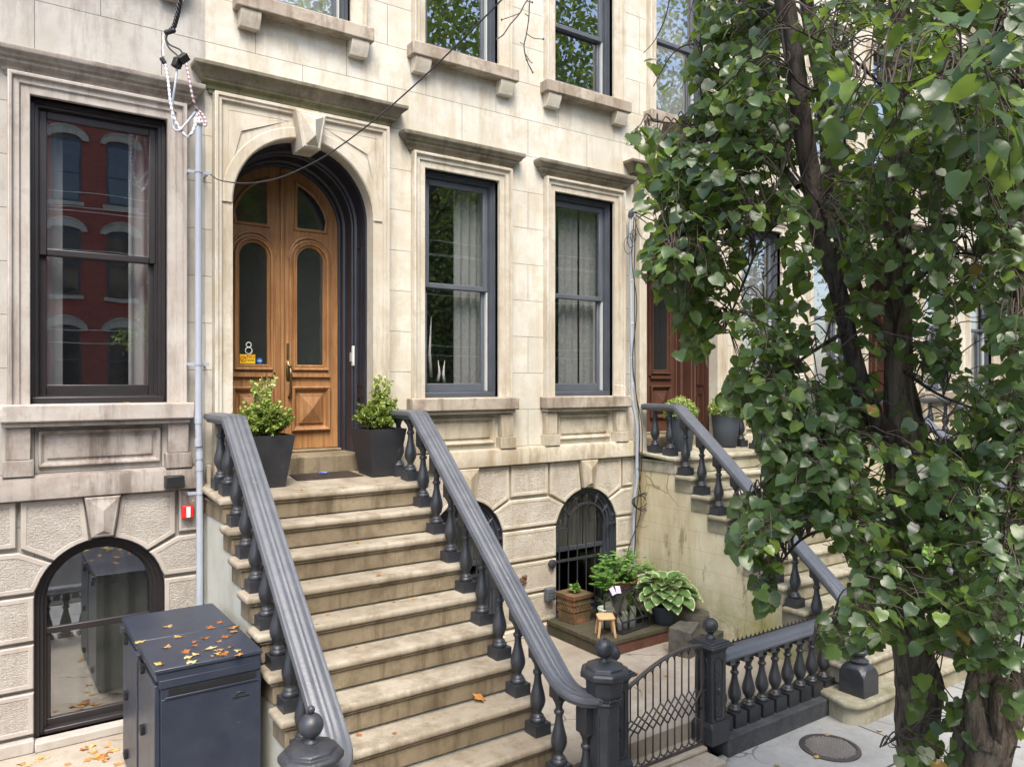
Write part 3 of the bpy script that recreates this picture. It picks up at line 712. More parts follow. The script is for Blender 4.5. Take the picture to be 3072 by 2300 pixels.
def door_lining(h, xc, m, y0=.072, yd=.60, a=.629, cz=1.49, zb=-.655):
    l = MB()
    arch_open(l, xc, a, cz, zb, [(-.05, y0+.0), (.018, y0), (.018, y0+.05), (.006, y0+.065), (.006, y0+.21), (.026, y0+.225), (.026, y0+.26), (.038, y0+.27), (.038, y0+.42), (.058, y0+.435), (.058, yd-.03), (.075, yd-.022), (.075, yd+.05)], 30)
    o = l.build('door_lining', m, h, angle=30)
    for sx in (-1, 1):                                      # sunk panels in the reveal on both sides
        p = MB()
        x = xc+sx*(a-.006)
        for (za, zb_) in ((-.5, -.12), (-.02, 1.30)):
            xx = sorted((x-sx*.012, x+sx*.002))
            p.box(xx[0], xx[1], y0+.085, y0+.10, za, zb_); p.box(xx[0], xx[1], y0+.175, y0+.19, za, zb_)
            p.box(xx[0], xx[1], y0+.1, y0+.175, zb_-.015, zb_); p.box(xx[0], xx[1], y0+.1, y0+.175, za, za+.015)
        p.build('panel_bead', m, o)
    return o
def darkglass():
    t = NT('dark_door_glass')
    return t.done((.022,.025,.026), .06, t.bump(t.noise(9, 3), .05, .02), .9)
M['dglass'] = darkglass()

def cream_house(i, label, x0, x1, xd, xw1, xw2, arches, detail, doorm, glassd=None):
    """xd door centre, xw1/xw2 window centres, arches basement arch centres"""
    h = house('row_house', label, 0, 0, STY_B, 'row houses along the street')
    mb = MB(); H = []
    for xw in (xw1, xw2): H += [(xw-.433, xw+.433, -.14, 2.09), (xw-.43, xw+.43, 3.25, 5.2)]
    for xw in (xd, xw1, xw2): H.append((xw-.43, xw+.43, 6.5, 8.3))
    H.append((xd-.43, xd+.43, 3.25, 5.2)); H.append((xd-.66, xd+.66, -.87, 2.17))
    for xa in arches: H.append((xa-.44, xa+.44, -2.60, -1.175))
    wall_sheet(mb, x0, x1, -2.75, 9.3, H)
    for xa in arches:
        arch_fill(mb, xa, .4395, -1.615, -1.174, .0); arch_fill(mb, xa, .4395, -1.615, -1.174, .14); arch_open(mb, xa, .4395, -1.615, -2.6, [(0, 0), (0, .19)])
    mb.build('wall', M['stoneB'], h)
    cur = {1: [(xw1+.04, xw1+.46, -.1, 2.03, .30, .02)], 2: [(xw2-.18, xw2+.10, -.1, 2.03, .30, .02), (xw2+.15, xw2+.48, -.1, 2.03, .30, .008)]}
    if i != 1: cur = {1: [(xw1-.4, xw1+.4, -.1, 2.03, .3, .02)], 2: [(xw2-.4, xw2+.4, -.1, 2.03, .3, .02)]}
    sash_window(h, xw1, -.14, 2.09, .433, STY_B, .975, cur[1], hoodm=M['hoodB'])
    sash_window(h, xw2, -.14, 2.09, .433, STY_B, .975, cur[2], hoodm=M['hoodB'])
    for xw in (xd, xw1, xw2): 
        c = [] if xw == xw1 else [(xw-.40, xw+.40, 3.3, 5.1, .32, .02)]
        sash_window(h, xw, 3.25, 5.2, .43, STY_B, 4.22 if xw != xw2 else 3.98, c if (xw == xd or i != 1) else [], upper=True)
    for xw in (xd, xw1, xw2): sash_window(h, xw, 6.5, 8.3, .43, STY_B, upper=True)
    for xw in (xw1, xw2): mb = MB(); apron(mb, xw-.433, xw+.433); mb.build('window_apron', M['apronB'], h, bevel=.005)
    bands(h, xd+.80, x1, M['apronB'])
    mb = MB(); mb.box(x0, xd-.80, -.06, 0, -.845, -.665); mb.build('water_table', M['trimB'], h, bevel=.006)
    rustic(h, arches, xd+.85, x1-.01, M['baseB'], M['roughB'])
    door_surround(h, xd, M['trimB'], M['hoodB'])
    door_lining(h, xd, M['black_wood'] if i == 1 else doorm)
    ya = .60
    tr = MB(); tr.box(xd-.629, xd+.629, .071, .66, -.90, -.655); tr.box(xd-.56, xd+.56, .50, .66, -.654, -.63); tr.build('threshold', M['riser'], h, bevel=.01)
    dl = door_leaf(h, 'door', xd, -1, ya, doorm, doorm, glassm=M['dglass']); dr = door_leaf(h, 'door', xd, 1, ya, doorm, doorm, glassm=M['dglass'])
    b = MB(); b.box(xd-.022, xd+.018, ya-.028, ya-.002, -.62, 2.02); b.build('astragal', doorm, dl, bevel=.01)
    interior(h, x0, x1)
    return h, dl, dr

hB, dL, dR = cream_house(1, 'cream stone row house in the middle with arched double oak doors', 1.53, 6.32, 2.363, 3.988, 5.585, [4.02, 5.60], True, M['door'])
# door furniture, numeral and stickers
b = MB(); ya = .60
b.extrude([(2.405, .235), (2.452, .235), (2.452, .375), (2.443, .388), (2.414, .388), (2.405, .375)], ya-.012, ya+.001)
b.build('deadbolt', M['brass'], dR, bevel=.003)
b = MB(); b.extrude([(2.405, .03), (2.452, .03), (2.457, .10), (2.452, .20), (2.429, .222), (2.405, .20), (2.40, .10)], ya-.010, ya+.001)
b.tube([(2.429, ya-.01, .15), (2.429, ya-.05, .135), (2.430, ya-.062, .08), (2.430, ya-.055, 0), (2.430, ya-.05, -.08), (2.430, ya-.03, -.12), (2.430, ya-.0, -.13)], [.012, .014, .012, .010, .011, .013, .014], 10)
b.ball((2.429, ya-.03, .165), .018, 12); b.build('door_handle', M['brass'], dR, smooth=True)
def ring3(mb, c, r, t, n=28, sq=1.0): mb.tube([(c[0]+r*math.cos(2*math.pi*i/n), c[1], c[2]+sq*r*math.sin(2*math.pi*i/n)) for i in range(n+1)], t, 6)
b = MB(); ring3(b, (2.050, ya-.012, .302), .030, .0055); ring3(b, (2.050, ya-.012, .356), .0225, .0055); b.build('house_number', M['white'], dL, smooth=True)
b = MB(); b.box(1.972, 2.110, ya-.010, ya-.006, .184, .268); st = b.build('sticker', M['yellow'], dL)
b = MB(); ring3(b, (2.002, ya-.0115, .226), .024, .0035); b.rbox((2.002, ya-.0115, .226), (.006, .003, .042), Matrix.Rotation(R(45), 3, 'Y')); b.build('emblem', M['red'], st)
b = MB(); b.lathe([(.026, 0), (.026, .0035)], (0, 0, 0), 24); bo = b.build('sticker', paint('blue_sticker', (.02,.16,.55), .4, .1, 0), dL); bo.rotation_euler = (R(90), 0, 0); bo.location = (2.150, ya-.006, .212)
def text(name, s, size, loc, m, parent, ext=.001, sx=1.0, rotz=0.0, al='CENTER'):
    c = bpy.data.curves.new(name, 'FONT'); c.body = s; c.size = size; c.extrude = ext; c.align_x = al; c.align_y = 'CENTER'; c.materials.append(m); c.offset = size*.012
    tmp = bpy.data.objects.new(name+'_curve', c); COL.objects.link(tmp); bpy.context.view_layer.update()
    me = bpy.data.meshes.new_from_object(tmp.evaluated_get(bpy.context.evaluated_depsgraph_get())); bpy.data.objects.remove(tmp); bpy.data.curves.remove(c)
    o = bpy.data.objects.new(name, me); COL.objects.link(o); o.location = loc; o.rotation_euler = (R(90), 0, rotz); o.scale = (sx, 1, 1)
    if parent: o.parent = parent
    return o
text('lettering', 'NO', .042, (2.070, ya-.0115, .246), M['red'], st, sx=1.15)
text('lettering', 'SOLICITING', .016, (2.070, ya-.0115, .213), M['black'], st, sx=.72)
text('lettering', 'adt', .026, (2.150, ya-.0105, .212), M['white'], dL)
b = MB(); b.box(2.955, 2.983, .30, .40, .17, .36); kp = b.build('intercom', M['white'], hB, bevel=.006); b = MB(); b.box(2.949, 2.956, .325, .375, .21, .30); b.build('button_plate', paint('intercom_button', (.35,.36,.33), .4), kp)

hC, dCL, dCR = cream_house(2, 'cream stone row house right of the middle one with brown doors behind the tree', 6.32, 11.06, 7.13, 8.71, 10.32, [8.75, 10.33], True, M['door_brown'])
b = MB(); b.ball((7.10, .56, -.02), .022, 12); b.build('door_handle', M['brass'], dCR, smooth=True)
hD, _, _ = cream_house(3, 'cream stone row house third from the left seen through the tree leaves', 11.06, 15.8, 11.87, 13.45, 15.06, [13.49, 15.07], False, M['door_brown'])
hE, _, _ = cream_house(4, 'cream stone row house at the far right end of the row', 15.8, 20.6, 16.61, 18.19, 19.80, [18.23, 19.81], False, M['door_brown'])

# iron grilles over the basement windows of house B
def grille(h, xc, m):
    g = MB(); y = -.025; cz = -1.60
    xs = [xc-.385+.128*i for i in range(7)]
    for x in (xs[0], xs[-1]): g.tube([(x, y, -2.58), (x, y, cz+.03)], .008, 6)
    for x in xs[1:-1]:
        g.tube([(x, y, -2.58), (x, y, cz+.02+math.sqrt(max(0, .262**2-(x-xc)**2)))], .008, 6)
    g.box(xc-.44, xc+.44, y-.012, y+.012, -1.955, -1.93); g.box(xc-.44, xc+.44, y-.012, y+.012, -2.50, -2.475)
    for s in (-1, 1): g.box(*sorted((xc+s*.26, xc+s*.44)), y-.012, y+.012, cz-.012, cz+.012)
    n = 20; rows = []
    for rr, yy in ((.275, y-.02), (.255, y-.02), (.255, y+.02), (.275, y+.02)):
        rows.append([(xc+rr*math.cos(math.pi*i/n), yy, cz+rr*math.sin(math.pi*i/n)) for i in range(n+1)])
    g.strips([*rows, rows[0]])
    def fleur(x, z, a):
        M3 = Matrix.Rotation(a, 3, 'Y'); 
        def T(p): q = M3 @ Vector(p); return (x+q.x, y+q.y, z+q.z)
        g.tube([T((0, 0, 0)), T((0, 0, .05)), T((0, 0, .08)), T((0, 0, .125))], [.008, .011, .013, .001], 6)
        for s in (-1, 1): g.tube([T((0, 0, .05)), T((s*.018, 0, .07)), T((s*.028, 0, .09))], [.006, .006, .002], 5)
        g.ball(T((0, 0, .02)), .012, 8); g.ball(T((0, 0, -.02)), .010, 8)
    for x in (xs[0], xs[-1]): fleur(x, cz+.02, 0)
    for t in (150, 118, 90, 62, 30): fleur(xc+.275*math.cos(R(t)), cz+.275*math.sin(R(t)), R(90-t)*.75)
    g.build('window_grille', m, h, angle=40)
for xc in (4.02, 5.60):
    w_ = arch_window(hB, xc, M['frameB'], M['glass_bars']); grille(hB, xc, M['iron_dark'])
    k = MB(); 
    for q in range(6): k.box(xc-.33+.11*q+.006, xc-.33+.11*q+.104, .16+.012*(q % 2), .17+.012*(q % 2), -1.86, -1.28)
    k.build('shutter', paint('dim_shutter', (.10,.098,.088), .8, .3, .2), w_)
for h_, xs_ in ((hC, [8.75, 10.33]), (hD, [13.49, 15.07]), (hE, [18.23, 19.81])):
    for xc in xs_: arch_window(h_, xc, M['frameB'], M['glass_bars'])
# ---------------------------------------------------------------- ground
GZ, YZ = -2.92, -2.67
g = MB(); g.box(-40, 60, -4.9, -2.60, GZ-.3, GZ); setting(g.build('pavement', M['pavement']))
g = MB(); g.box(-40, 60, -15.5, -5.15, GZ-.6, GZ-.14); setting(g.build('road', M['asphalt']))
g = MB(); g.box(-40, 60, -5.15, -4.9, GZ-.5, GZ+.01); setting(g.build('kerb', M['kerb'], bevel=.02))
g = MB(); g.box(-40, 60, -19.5, -15.5, GZ-.5, GZ); setting(g.build('pavement', M['pavement']))
g = MB(); g.box(-200, 200, -200, 200, GZ-1.0, GZ-.62); setting(g.build('ground', M['asphalt']))
g = MB(); g.box(-3.2, 1.50, -2.5, .19, YZ-.3, YZ); g.box(3.21, 6.42, -2.44, .19, YZ-.3, YZ); g.box(8.1, 11.2, -2.44, .19, YZ-.3, YZ); g.box(12.9, 20.6, -2.44, .19, YZ-.3, YZ)
setting(g.build('yard_paving', M['yard']))

# ---------------------------------------------------------------- stoops
def stoop(label, xl, xr, yn, z0, run, rise, n, mat, side, back=.07, rise_back=.055, rmat=None):
    s = thing('stoop', label, 'stoop', 'stone stoops')
    for k in range(n):
        yk = yn-k*run; zk = z0-k*rise; yb = (yn-(k-1)*run+.02) if k else back
        b = MB(); b.box(xl+.038, xr-.038, yk+.03, yb+.02, zk-rise+.001, zk-.05)
        x0, x1 = xl, xr; yf = yk
        zb = zk+(rise_back if k == 0 else 0)
        v = [(x0, yf, zk-.052), (x1, yf, zk-.052), (x1, yb, zb-.052), (x0, yb, zb-.052), (x0, yf, zk), (x1, yf, zk), (x1, yb, zb), (x0, yb, zb)]
        b2 = MB(); b2.add(v, [(0,3,2,1),(4,5,6,7),(0,1,5,4),(1,2,6,5),(2,3,7,6),(3,0,4,7)])
        o = b2.build('step' if k else 'landing', mat, s, bevel=.021, seg=4)
        b.box(xl+.022, xr-.022, yk+.016, yb+.015, zk-.068, zk-.053)
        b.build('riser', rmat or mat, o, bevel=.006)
    b = MB(); pts = [(.0, z0-rise), (.0, GZ)]; yl = yn-(n-1)*run
    pts = [(.0, GZ), (.0, z0-rise)]
    for k in range(n-1):
        yk = yn-k*run+.045; zk = z0-(k+1)*rise
        pts += [(yk, zk), (yk-.0, zk-rise*.6)]
        pts += [(yk-.035, zk-rise)]
    pts = [p for i, p in enumerate(pts) if i < 2 or p[1] > GZ+.02]
    pts.append((pts[-1][0], GZ))
    b.extrude_x(pts, xl+.048, xr-.048)
    b.build('side_wall', side, s)
    return s
SB = dict(yn=-.70, z0=-.862, run=.2344, rise=.19)
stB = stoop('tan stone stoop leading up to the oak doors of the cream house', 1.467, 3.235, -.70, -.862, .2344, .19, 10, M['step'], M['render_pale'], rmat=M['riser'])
b = MB(); z = -.862-.19*10
b.extrude_z([(1.2, -3.30), (3.52, -3.30), (3.58, -3.2), (3.58, -2.72), (3.3, -2.62), (3.3, -2.3), (1.42, -2.3), (1.42, -2.62), (1.12, -2.72), (1.12, -3.2)], z-.05, z)
o = b.build('step', M['step'], stB, bevel=.02, seg=3)
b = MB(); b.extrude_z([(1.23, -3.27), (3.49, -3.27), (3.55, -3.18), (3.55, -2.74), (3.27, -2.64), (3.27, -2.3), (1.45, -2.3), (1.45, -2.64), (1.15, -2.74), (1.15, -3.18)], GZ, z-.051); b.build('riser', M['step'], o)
CZ0, CY0, CRUN, CRISE = -.828, -.675, .231, .1873
stC = stoop('mossy stone stoop with a stained plaster side wall leading to the brown doors', 6.335, 8.06, CY0, CZ0, CRUN, CRISE, 10, M['stepC'], M['plasterC'])
def rounded(x0, x1, y0, y1, r, n=8):
    P = [(x1, y1), (x0+.25, y1), (x0+.10, y1-.05)]
    P += [(x0+r-r*math.cos(math.pi/2*i/n), y0+r-r*math.sin(math.pi/2*i/n)) for i in range(n+1)]
    P += [(x1-r+r*math.sin(math.pi/2*i/n), y0+r-r*math.cos(math.pi/2*i/n)) for i in range(n+1)]
    return P
z = -2.722; b = MB(); b.extrude_z(rounded(6.07, 8.32, -2.99, -2.45, .16), z-.055, z); o = b.build('step', M['stepC'], stC, bevel=.022, seg=4)
b = MB(); b.extrude_z(rounded(6.105, 8.285, -2.955, -2.45, .15), GZ-.01, z-.056); b.build('riser', M['stepC'], o, bevel=.01)

# ---------------------------------------------------------------- cast iron railings
def vase(s=1.0, h=.51, w=1.0):
    P = [(.050,.082),(.053,.090),(.053,.100),(.047,.110),(.040,.116),(.042,.122),(.036,.130),(.027,.138),(.026,.150),(.034,.168),(.046,.190),(.0525,.215),(.053,.232),(.050,.255),(.043,.285),(.034,.320),(.027,.352),(.0235,.385),(.0235,.402),(.031,.406),(.034,.414),(.034,.424),(.029,.431),(.0235,.436),(.0235,.460),(.028,.468),(.030,.478),(.037,.490),(.043,.500),(.043,.510)]
    k = (h-.082)/.428
    return [(r*w, .082+(z-.082)*k) for r, z in P]
def mesh_of(mb, name, mats, **k):
    o = mb.build(name, mats, None, **k); return o
b = MB(); b.box(-.0635, .0635, -.0635, .0635, 0, .080); b.lathe(vase(), (0, 0, 0), 20); BAL = b.build('baluster', M['iron'], None, angle=38, bevel=0); 
BALSRC = BAL.data; bpy.data.objects.remove(BAL)
def baluster(parent, x, y, z, ztop, name='baluster', capm=None, sc=1.0):
    o = bpy.data.objects.new(name, BALSRC); COL.objects.link(o); o.parent = parent; o.location = (x, y, z); o.scale = (sc, sc, 1)
    c = MB(); h0 = z+.511; c.box(x-.046, x+.046, y-.05, y+.05, h0, ztop); c.box(x-.030, x+.030, y-.052, y+.052, h0-.012, h0-.0005)
    cb = c.build('cap_block', M['iron'], None, bevel=.004); cb.parent = o; cb.matrix_parent_inverse = Matrix.Diagonal((1/sc, 1/sc, 1, 1)) @ Matrix.Translation((-x, -y, -z))
    return o
RAILP = [(-.092, 0), (-.092, .018), (-.086, .030), (-.074, .034), (-.068, .030), (-.058, .031), (-.045, .042), (-.030, .044), (-.020, .036), (-.012, .036), (.0, .044), (.012, .036), (.020, .036), (.030, .044), (.045, .042), (.058, .031), (.068, .030), (.074, .034), (.086, .030), (.092, .018), (.092, 0), (.070, -.018), (.066, -.032), (-.066, -.032), (-.070, -.018)]
RAILP = [(a, (b_-.044) if b_ < .029 else (.034+(b_-.034)*.62-.040)) for a, b_ in RAILP]
def newel(parent, x, y, zbase, zcap, small_ball):
    """octagonal newel; zcap = top plane of the cap"""
    c = (x, y, 0); ph = R(22.5)
    def o8(r, z): return (r/math.cos(R(22.5)), z)
    P = [o8(.125, zbase), o8(.125, zbase+.10), o8(.105, zbase+.13), o8(.092, zbase+.16), o8(.090, zcap-.27), o8(.100, zcap-.262), o8(.104, zcap-.252), o8(.096, zcap-.24), o8(.098, zcap-.225), o8(.112, zcap-.195), o8(.115, zcap-.18), o8(.117, zcap-.115), o8(.130, zcap-.098), o8(.150, zcap-.088), o8(.152, zcap-.062), o8(.142, zcap-.048), o8(.120, zcap-.042), o8(.116, zcap-.028), o8(.105, zcap-.020), o8(.05, zcap-.006), o8(.036, zcap)]
    m = MB(); m.lathe(P, c, 8, ph)
    for k in range(8):                                      # sunk panels on the shaft faces, leaf band under the cap
        a = 2*math.pi*k/8; Mr = Matrix.Rotation(a, 3, 'Z')
        for dx in (-.028, .028):
            q = Mr @ Vector((.0915, dx, (zbase+.16+zcap-.27)/2)); m.rbox((x+q.x, y+q.y, q.z), (.008, .006, zcap-.27-zbase-.26), Mr)
        for j in range(-2, 3):
            q = Mr @ Vector((.104+.004, j*.021, zcap-.232)); m.ball((x+q.x, y+q.y, q.z+.008), .010, 6)
    nw = m.build('newel_post', M['iron'], parent, bevel=.004, seg=2)
    m = MB(); m.lathe([(.040, zcap-.004), (.040, zcap+.004), (.026, zcap+.014), (.024, zcap+.026)], c, 20); m.ball((x, y, zcap+.082), .0625, 28)
    if small_ball: m.ball((x, y, zcap+.082+.079), .0205, 16)
    else: m.lathe([(.012, 0), (.012, .006), (.007, .007), (.007, .001)], (x, y, zcap+.142), 12)
    m.build('ball_finial', M['iron'], nw, angle=50)
    return nw
def railing(label, xc, sgn, yc0, zc0, slope, yend, bal, group, nx=None, extra_back=True, square=False):
    """sgn = side the foot curls to; bal = list of (y, ztread, ztop)"""
    r = thing('stair_railing', label, 'railing', group)
    path = [(xc, -.13, zc0), (xc, yc0+.05, zc0), (xc, yc0+.012, zc0-.006), (xc, yc0-.03, zc0-.03*slope-.010)]
    yy = yc0; zend = zc0-(yc0-yend)*slope
    for i in range(1, 7): path.append((xc, yc0+(yend-yc0)*i/6, zc0+(zend-zc0)*i/6))
    foot = [(.004, -.06, -.048), (.016, -.115, -.085), (.040, -.165, -.112), (.075, -.205, -.128), (.12, -.232, -.134), (.165, -.245, -.135)]
    for dx, dy, dz in foot: path.append((xc+sgn*dx, yend+dy, zend+dz))
    P = [Vector(p) for p in path]; sides = []
    for i in range(len(P)):
        t = P[min(i+1, len(P)-1)]-P[max(0, i-1)]; t.z = 0; t.normalize(); sides.append(Vector((-t.y, t.x, 0)))
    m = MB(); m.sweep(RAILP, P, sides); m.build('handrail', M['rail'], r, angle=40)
    for y, zt, ztop in bal: baluster(r, xc, y, zt, ztop)
    if nx: newel(r, nx[0], nx[1], nx[2], nx[3], nx[4])
    return r
def balB(xc, z0, yp, run, rise, yc0, zc0, slope, ks, y_extra):
    L = []
    for k in ks:
        y = yp-k*run; zt = z0-k*rise
        L.append((y, zt+(.01 if k == 0 else 0), (zc0-max(0, (yc0-y))*slope)-.066))
    for y in y_extra: L.append((y, z0+.03, zc0-.066))
    return L
YP = -.537
bl = balB(1.58, -.862, YP, .2344, .19, -.70, -.235, .855, range(0, 9), [-.30])
zf = -2.765
railing('left iron railing of the middle stoop, its newel ball topped by a second small ball', 1.58, -1, -.70, -.235, .855, -2.60, bl+[(-2.70, -.862-.19*9, -1.90-.09)], 'cast iron stair railings', (1.375, -2.86, zf, -1.80, True))
railing('right iron railing of the middle stoop running down to the newel beside the gate', 3.135, 1, -.70, -.235, .855, -2.60, bl+[(-2.645, -.862-.19*9, -1.90-.075)], 'cast iron stair railings', (3.34, -2.86, zf, -1.80, False))
o = baluster(COL.objects.get('stair_railing.001') or bpy.data.objects['stair_railing.001'], 3.235, -2.80, zf, -2.075)
# railings of stoop C (turned newels on chamfered blocks) and copies further down the street
def newelC(parent, x, y, z):
    m = MB(); Mx = (x, y, z)
    a, hb = .118, .25; oct_ = []
    rows = []
    def sq(h, w, c):   # chamfered square
        return [(x+sx*w if ax else x+sx*(w-c), y+sy*(w-c) if ax else y+sy*w, z+h) for sx, sy, ax in ((1, -1, 0), (1, -1, 1), (1, 1, 1), (1, 1, 0), (-1, 1, 0), (-1, 1, 1), (-1, -1, 1), (-1, -1, 0))]
    m.strips([sq(0, a, .006), sq(.17, a, .006), sq(.215, a*.97, .03), sq(.245, a*.86, .06), sq(.262, .07, .035)], True)
    m.lathe([(.075, .262), (.082, .272), (.085, .285), (.062, .298), (.050, .31), (.052, .325), (.066, .335), (.082, .35), (.084, .368), (.072, .385), (.048, .395), (.040, .405), (.044, .42), (.050, .44), (.046, .462), (.034, .475), (.030, .50), (.034, .505), (.030, .512), (.034, .518), (.030, .525), (.036, .56), (.056, .64), (.060, .70), (.052, .76), (.05, .79), (.09, .80), (.10, .82), (.085, .86), (.05, .89), (.02, .90)], Mx, 20)
    return m.build('newel_post', M['iron'], parent, angle=40)
blC = []
for k in range(0, 9):
    y = -.57+.0635-.231*k; zt = CZ0-.1873*k; blC.append((y, zt+.006, -.232-max(0, (-.655-y))*.842-.066))
blC.append((-.27, CZ0+.03, -.232-.066))
rC1 = railing('left iron railing of the mossy stoop standing free of the tree above the planted yard', 6.434, -1, -.655, -.232, .842, -2.52, blC, 'cast iron stair railings', None)
newelC(rC1, 6.385, -2.80, -2.722)
rC2 = railing('right iron railing of the mossy stoop mostly hidden behind the tree leaves', 7.96, 1, -.655, -.232, .842, -2.52, blC, 'cast iron stair railings', None)
newelC(rC2, 8.03, -2.80, -2.722)
for i, (dx, lab) in enumerate(((4.75, 'third house'), (9.5, 'farthest house'))):
    s2 = dup(stC, None, (dx, 0, 0)); s2['label'] = 'stone stoop in front of the %s, glimpsed through the tree leaves' % lab
    for q, rr in enumerate((rC1, rC2)):
        r2 = dup(rr, None, (dx, 0, 0)); r2['label'] = '%s iron railing of the stoop at the %s, behind the leaves' % (('left', 'right')[q], lab)

# ---------------------------------------------------------------- low fence, posts, gate
def fence_baluster_mesh():
    b = MB(); b.box(-.070, .070, -.070, .070, 0, .115); P = vase(h=.50, w=1.02)
    P = [(r, .115+(z-.082)*.94) for r, z in P]; b.lathe(P, (0, 0, 0), 20)
    b.box(-.03, .03, -.03, .03, .515, .58)
    o = b.build('baluster', M['iron'], None, angle=38); me = o.data; bpy.data.objects.remove(o); return me
FB = fence_baluster_mesh()
def balustrade(label, x0, x1, xs, spikes=True):
    f = thing('balustrade', label, 'balustrade', 'low cast iron balustrades along the pavement'); y = -2.515
    k = MB(); k.box(x0-.02, x1, -2.66, -2.40, GZ-.02, -2.772); k.build('kerb_stone', M['kerb'], f, bevel=.012)
    for x in xs:
        o = bpy.data.objects.new('baluster', FB); COL.objects.link(o); o.parent = f; o.location = (x, y, -2.772)
    r = MB(); P = [(-.10, -.012), (-.10, .004), (-.088, .012), (-.080, .028), (-.055, .050), (-.03, .058), (.03, .058), (.055, .050), (.080, .028), (.088, .012), (.10, .004), (.10, -.012), (.075, -.02), (-.075, -.02)]
    r.strips([[(x, y+a, -2.182+b_) for a, b_ in P] for x in (x0, x1)], True); 
    for e, x in ((0, x0), (1, x1)): r.add([(x, y+a, -2.182+b_) for a, b_ in P], [tuple(range(len(P)))])
    for i in range(len(xs)-1): r.box((xs[i]+xs[i+1])/2-.032, (xs[i]+xs[i+1])/2+.032, y-.055, y+.055, -2.262, -2.2015)
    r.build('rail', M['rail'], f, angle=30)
    if spikes:
        s = MB(); n = int((x1-x0)/.056)
        s.box(x0+.02, x1-.02, y+.030, y+.034, -2.128, -2.116)
        for i in range(n):
            x = x0+.03+i*.056; s.add([(x-.015, y+.028, -2.118), (x+.015, y+.028, -2.118), (x+.015, y+.036, -2.118), (x-.015, y+.036, -2.118), (x, y+.032, -2.088)], [(0, 1, 4), (1, 2, 4), (2, 3, 4), (3, 0, 4), (3, 2, 1, 0)])
        s.build('spike_strip', M['iron_dark'], f)
    return f
balustrade('iron balustrade with a spiked top rail between the gate post and the mossy stoop', 4.83, 6.34, [5.06-.1755+.1755*i for i in range(9)][0:9])
balustrade('iron balustrade in front of the grey house, left of the middle stoop', -3.2, 1.15, [-3.1+.1755*i for i in range(24)], False)
for j, (a, lab) in enumerate(((8.5, 'third'), (13.3, 'farthest'))):
    balustrade('iron balustrade before the yard of the %s house beyond the tree' % ('mossy stoop' if j == 0 else 'third'), a, a+2.3, [a+.1+.1755*i for i in range(13)], False)
def gate_post(label, x, y):
    p = thing('gate_post', label, 'gate post', 'square iron gate posts')
    z0 = -2.79; b = MB(); w = .10
    b.box(x-.105, x+.105, y-.105, y+.105, z0, z0+.135)
    b.frustum((x, y), .105, .088, .105, .088, z0+.135, z0+.165); b.box(x-.084, x+.084, y-.084, y+.084, z0+.165, -2.085)
    b.frustum((x, y), .084, .098, .084, .098, -2.085, -2.06); b.frustum((x, y), .098, .125, .098, .125, -2.06, -2.045, m=0); b.box(x-.128, x+.128, y-.128, y+.128, -2.045, -2.03)
    b.frustum((x, y), .118, .112, .118, .112, -2.03, -2.018); b.frustum((x, y), .100, .095, .100, .095, -2.018, -2.006); b.frustum((x, y), .08, .03, .08, .03, -2.006, -1.995)
    post = b.build('shaft', M['iron'], p, bevel=.004)
    d = MB(); rnd = random.Random(5)                         # sunk arched panel with cast foliage on each face
    for k in range(4):
        Mr = Matrix.Rotation(math.pi/2*k, 3, 'Z')
        def T(u, v, zz): q = Mr @ Vector((u, -.084-v, zz)); return (x+q.x, y+q.y, q.z)
        pts = [(-.045, -2.60)]+[(-.045*math.cos(math.pi*i/10), -2.17+.04*math.sin(math.pi*i/10)) for i in range(11)]+[(.045, -2.60)]
        d.tube([T(u, .002, zz) for u, zz in pts+[pts[0]]], .0065, 6)
        for i in range(34):
            zz = -2.575+.37*i/34; wd = .020*abs(math.sin(i*.62))+.006
            d.ball(T(rnd.uniform(-wd, wd), -.001, zz), rnd.uniform(.006, .011), 6)
        d.ball(T(0, 0, -2.39), .018, 8, sq=1.8)
    d.build('cast_ornament', M['iron'], post, smooth=True)
    m = MB(); m.lathe([(.042, -1.997), (.042, -1.985), (.028, -1.975), (.022, -1.965), (.024, -1.955), (.044, -1.938), (.052, -1.93), (.047, -1.925)], (x, y, 0), 18); m.ball((x, y, -1.900), .056, 20)
    for k in range(8):
        a = math.pi*2*k/8; m.tube([(x+.055*math.cos(a)*math.cos(t), y+.055*math.sin(a)*math.cos(t), -1.900+.057*math.sin(t)) for t in (-.5, -.1, .3, .7, 1.1, 1.45)], [.006]*5+[.003], 5)
    m.build('ball_finial', M['iron'], post, angle=60)
    return p
gate_post('square iron gate post with a ribbed ball, joined to the spiked balustrade', 4.722, -2.555)
gate_post('square iron gate post half hidden behind the octagonal newel', 3.665, -2.575)
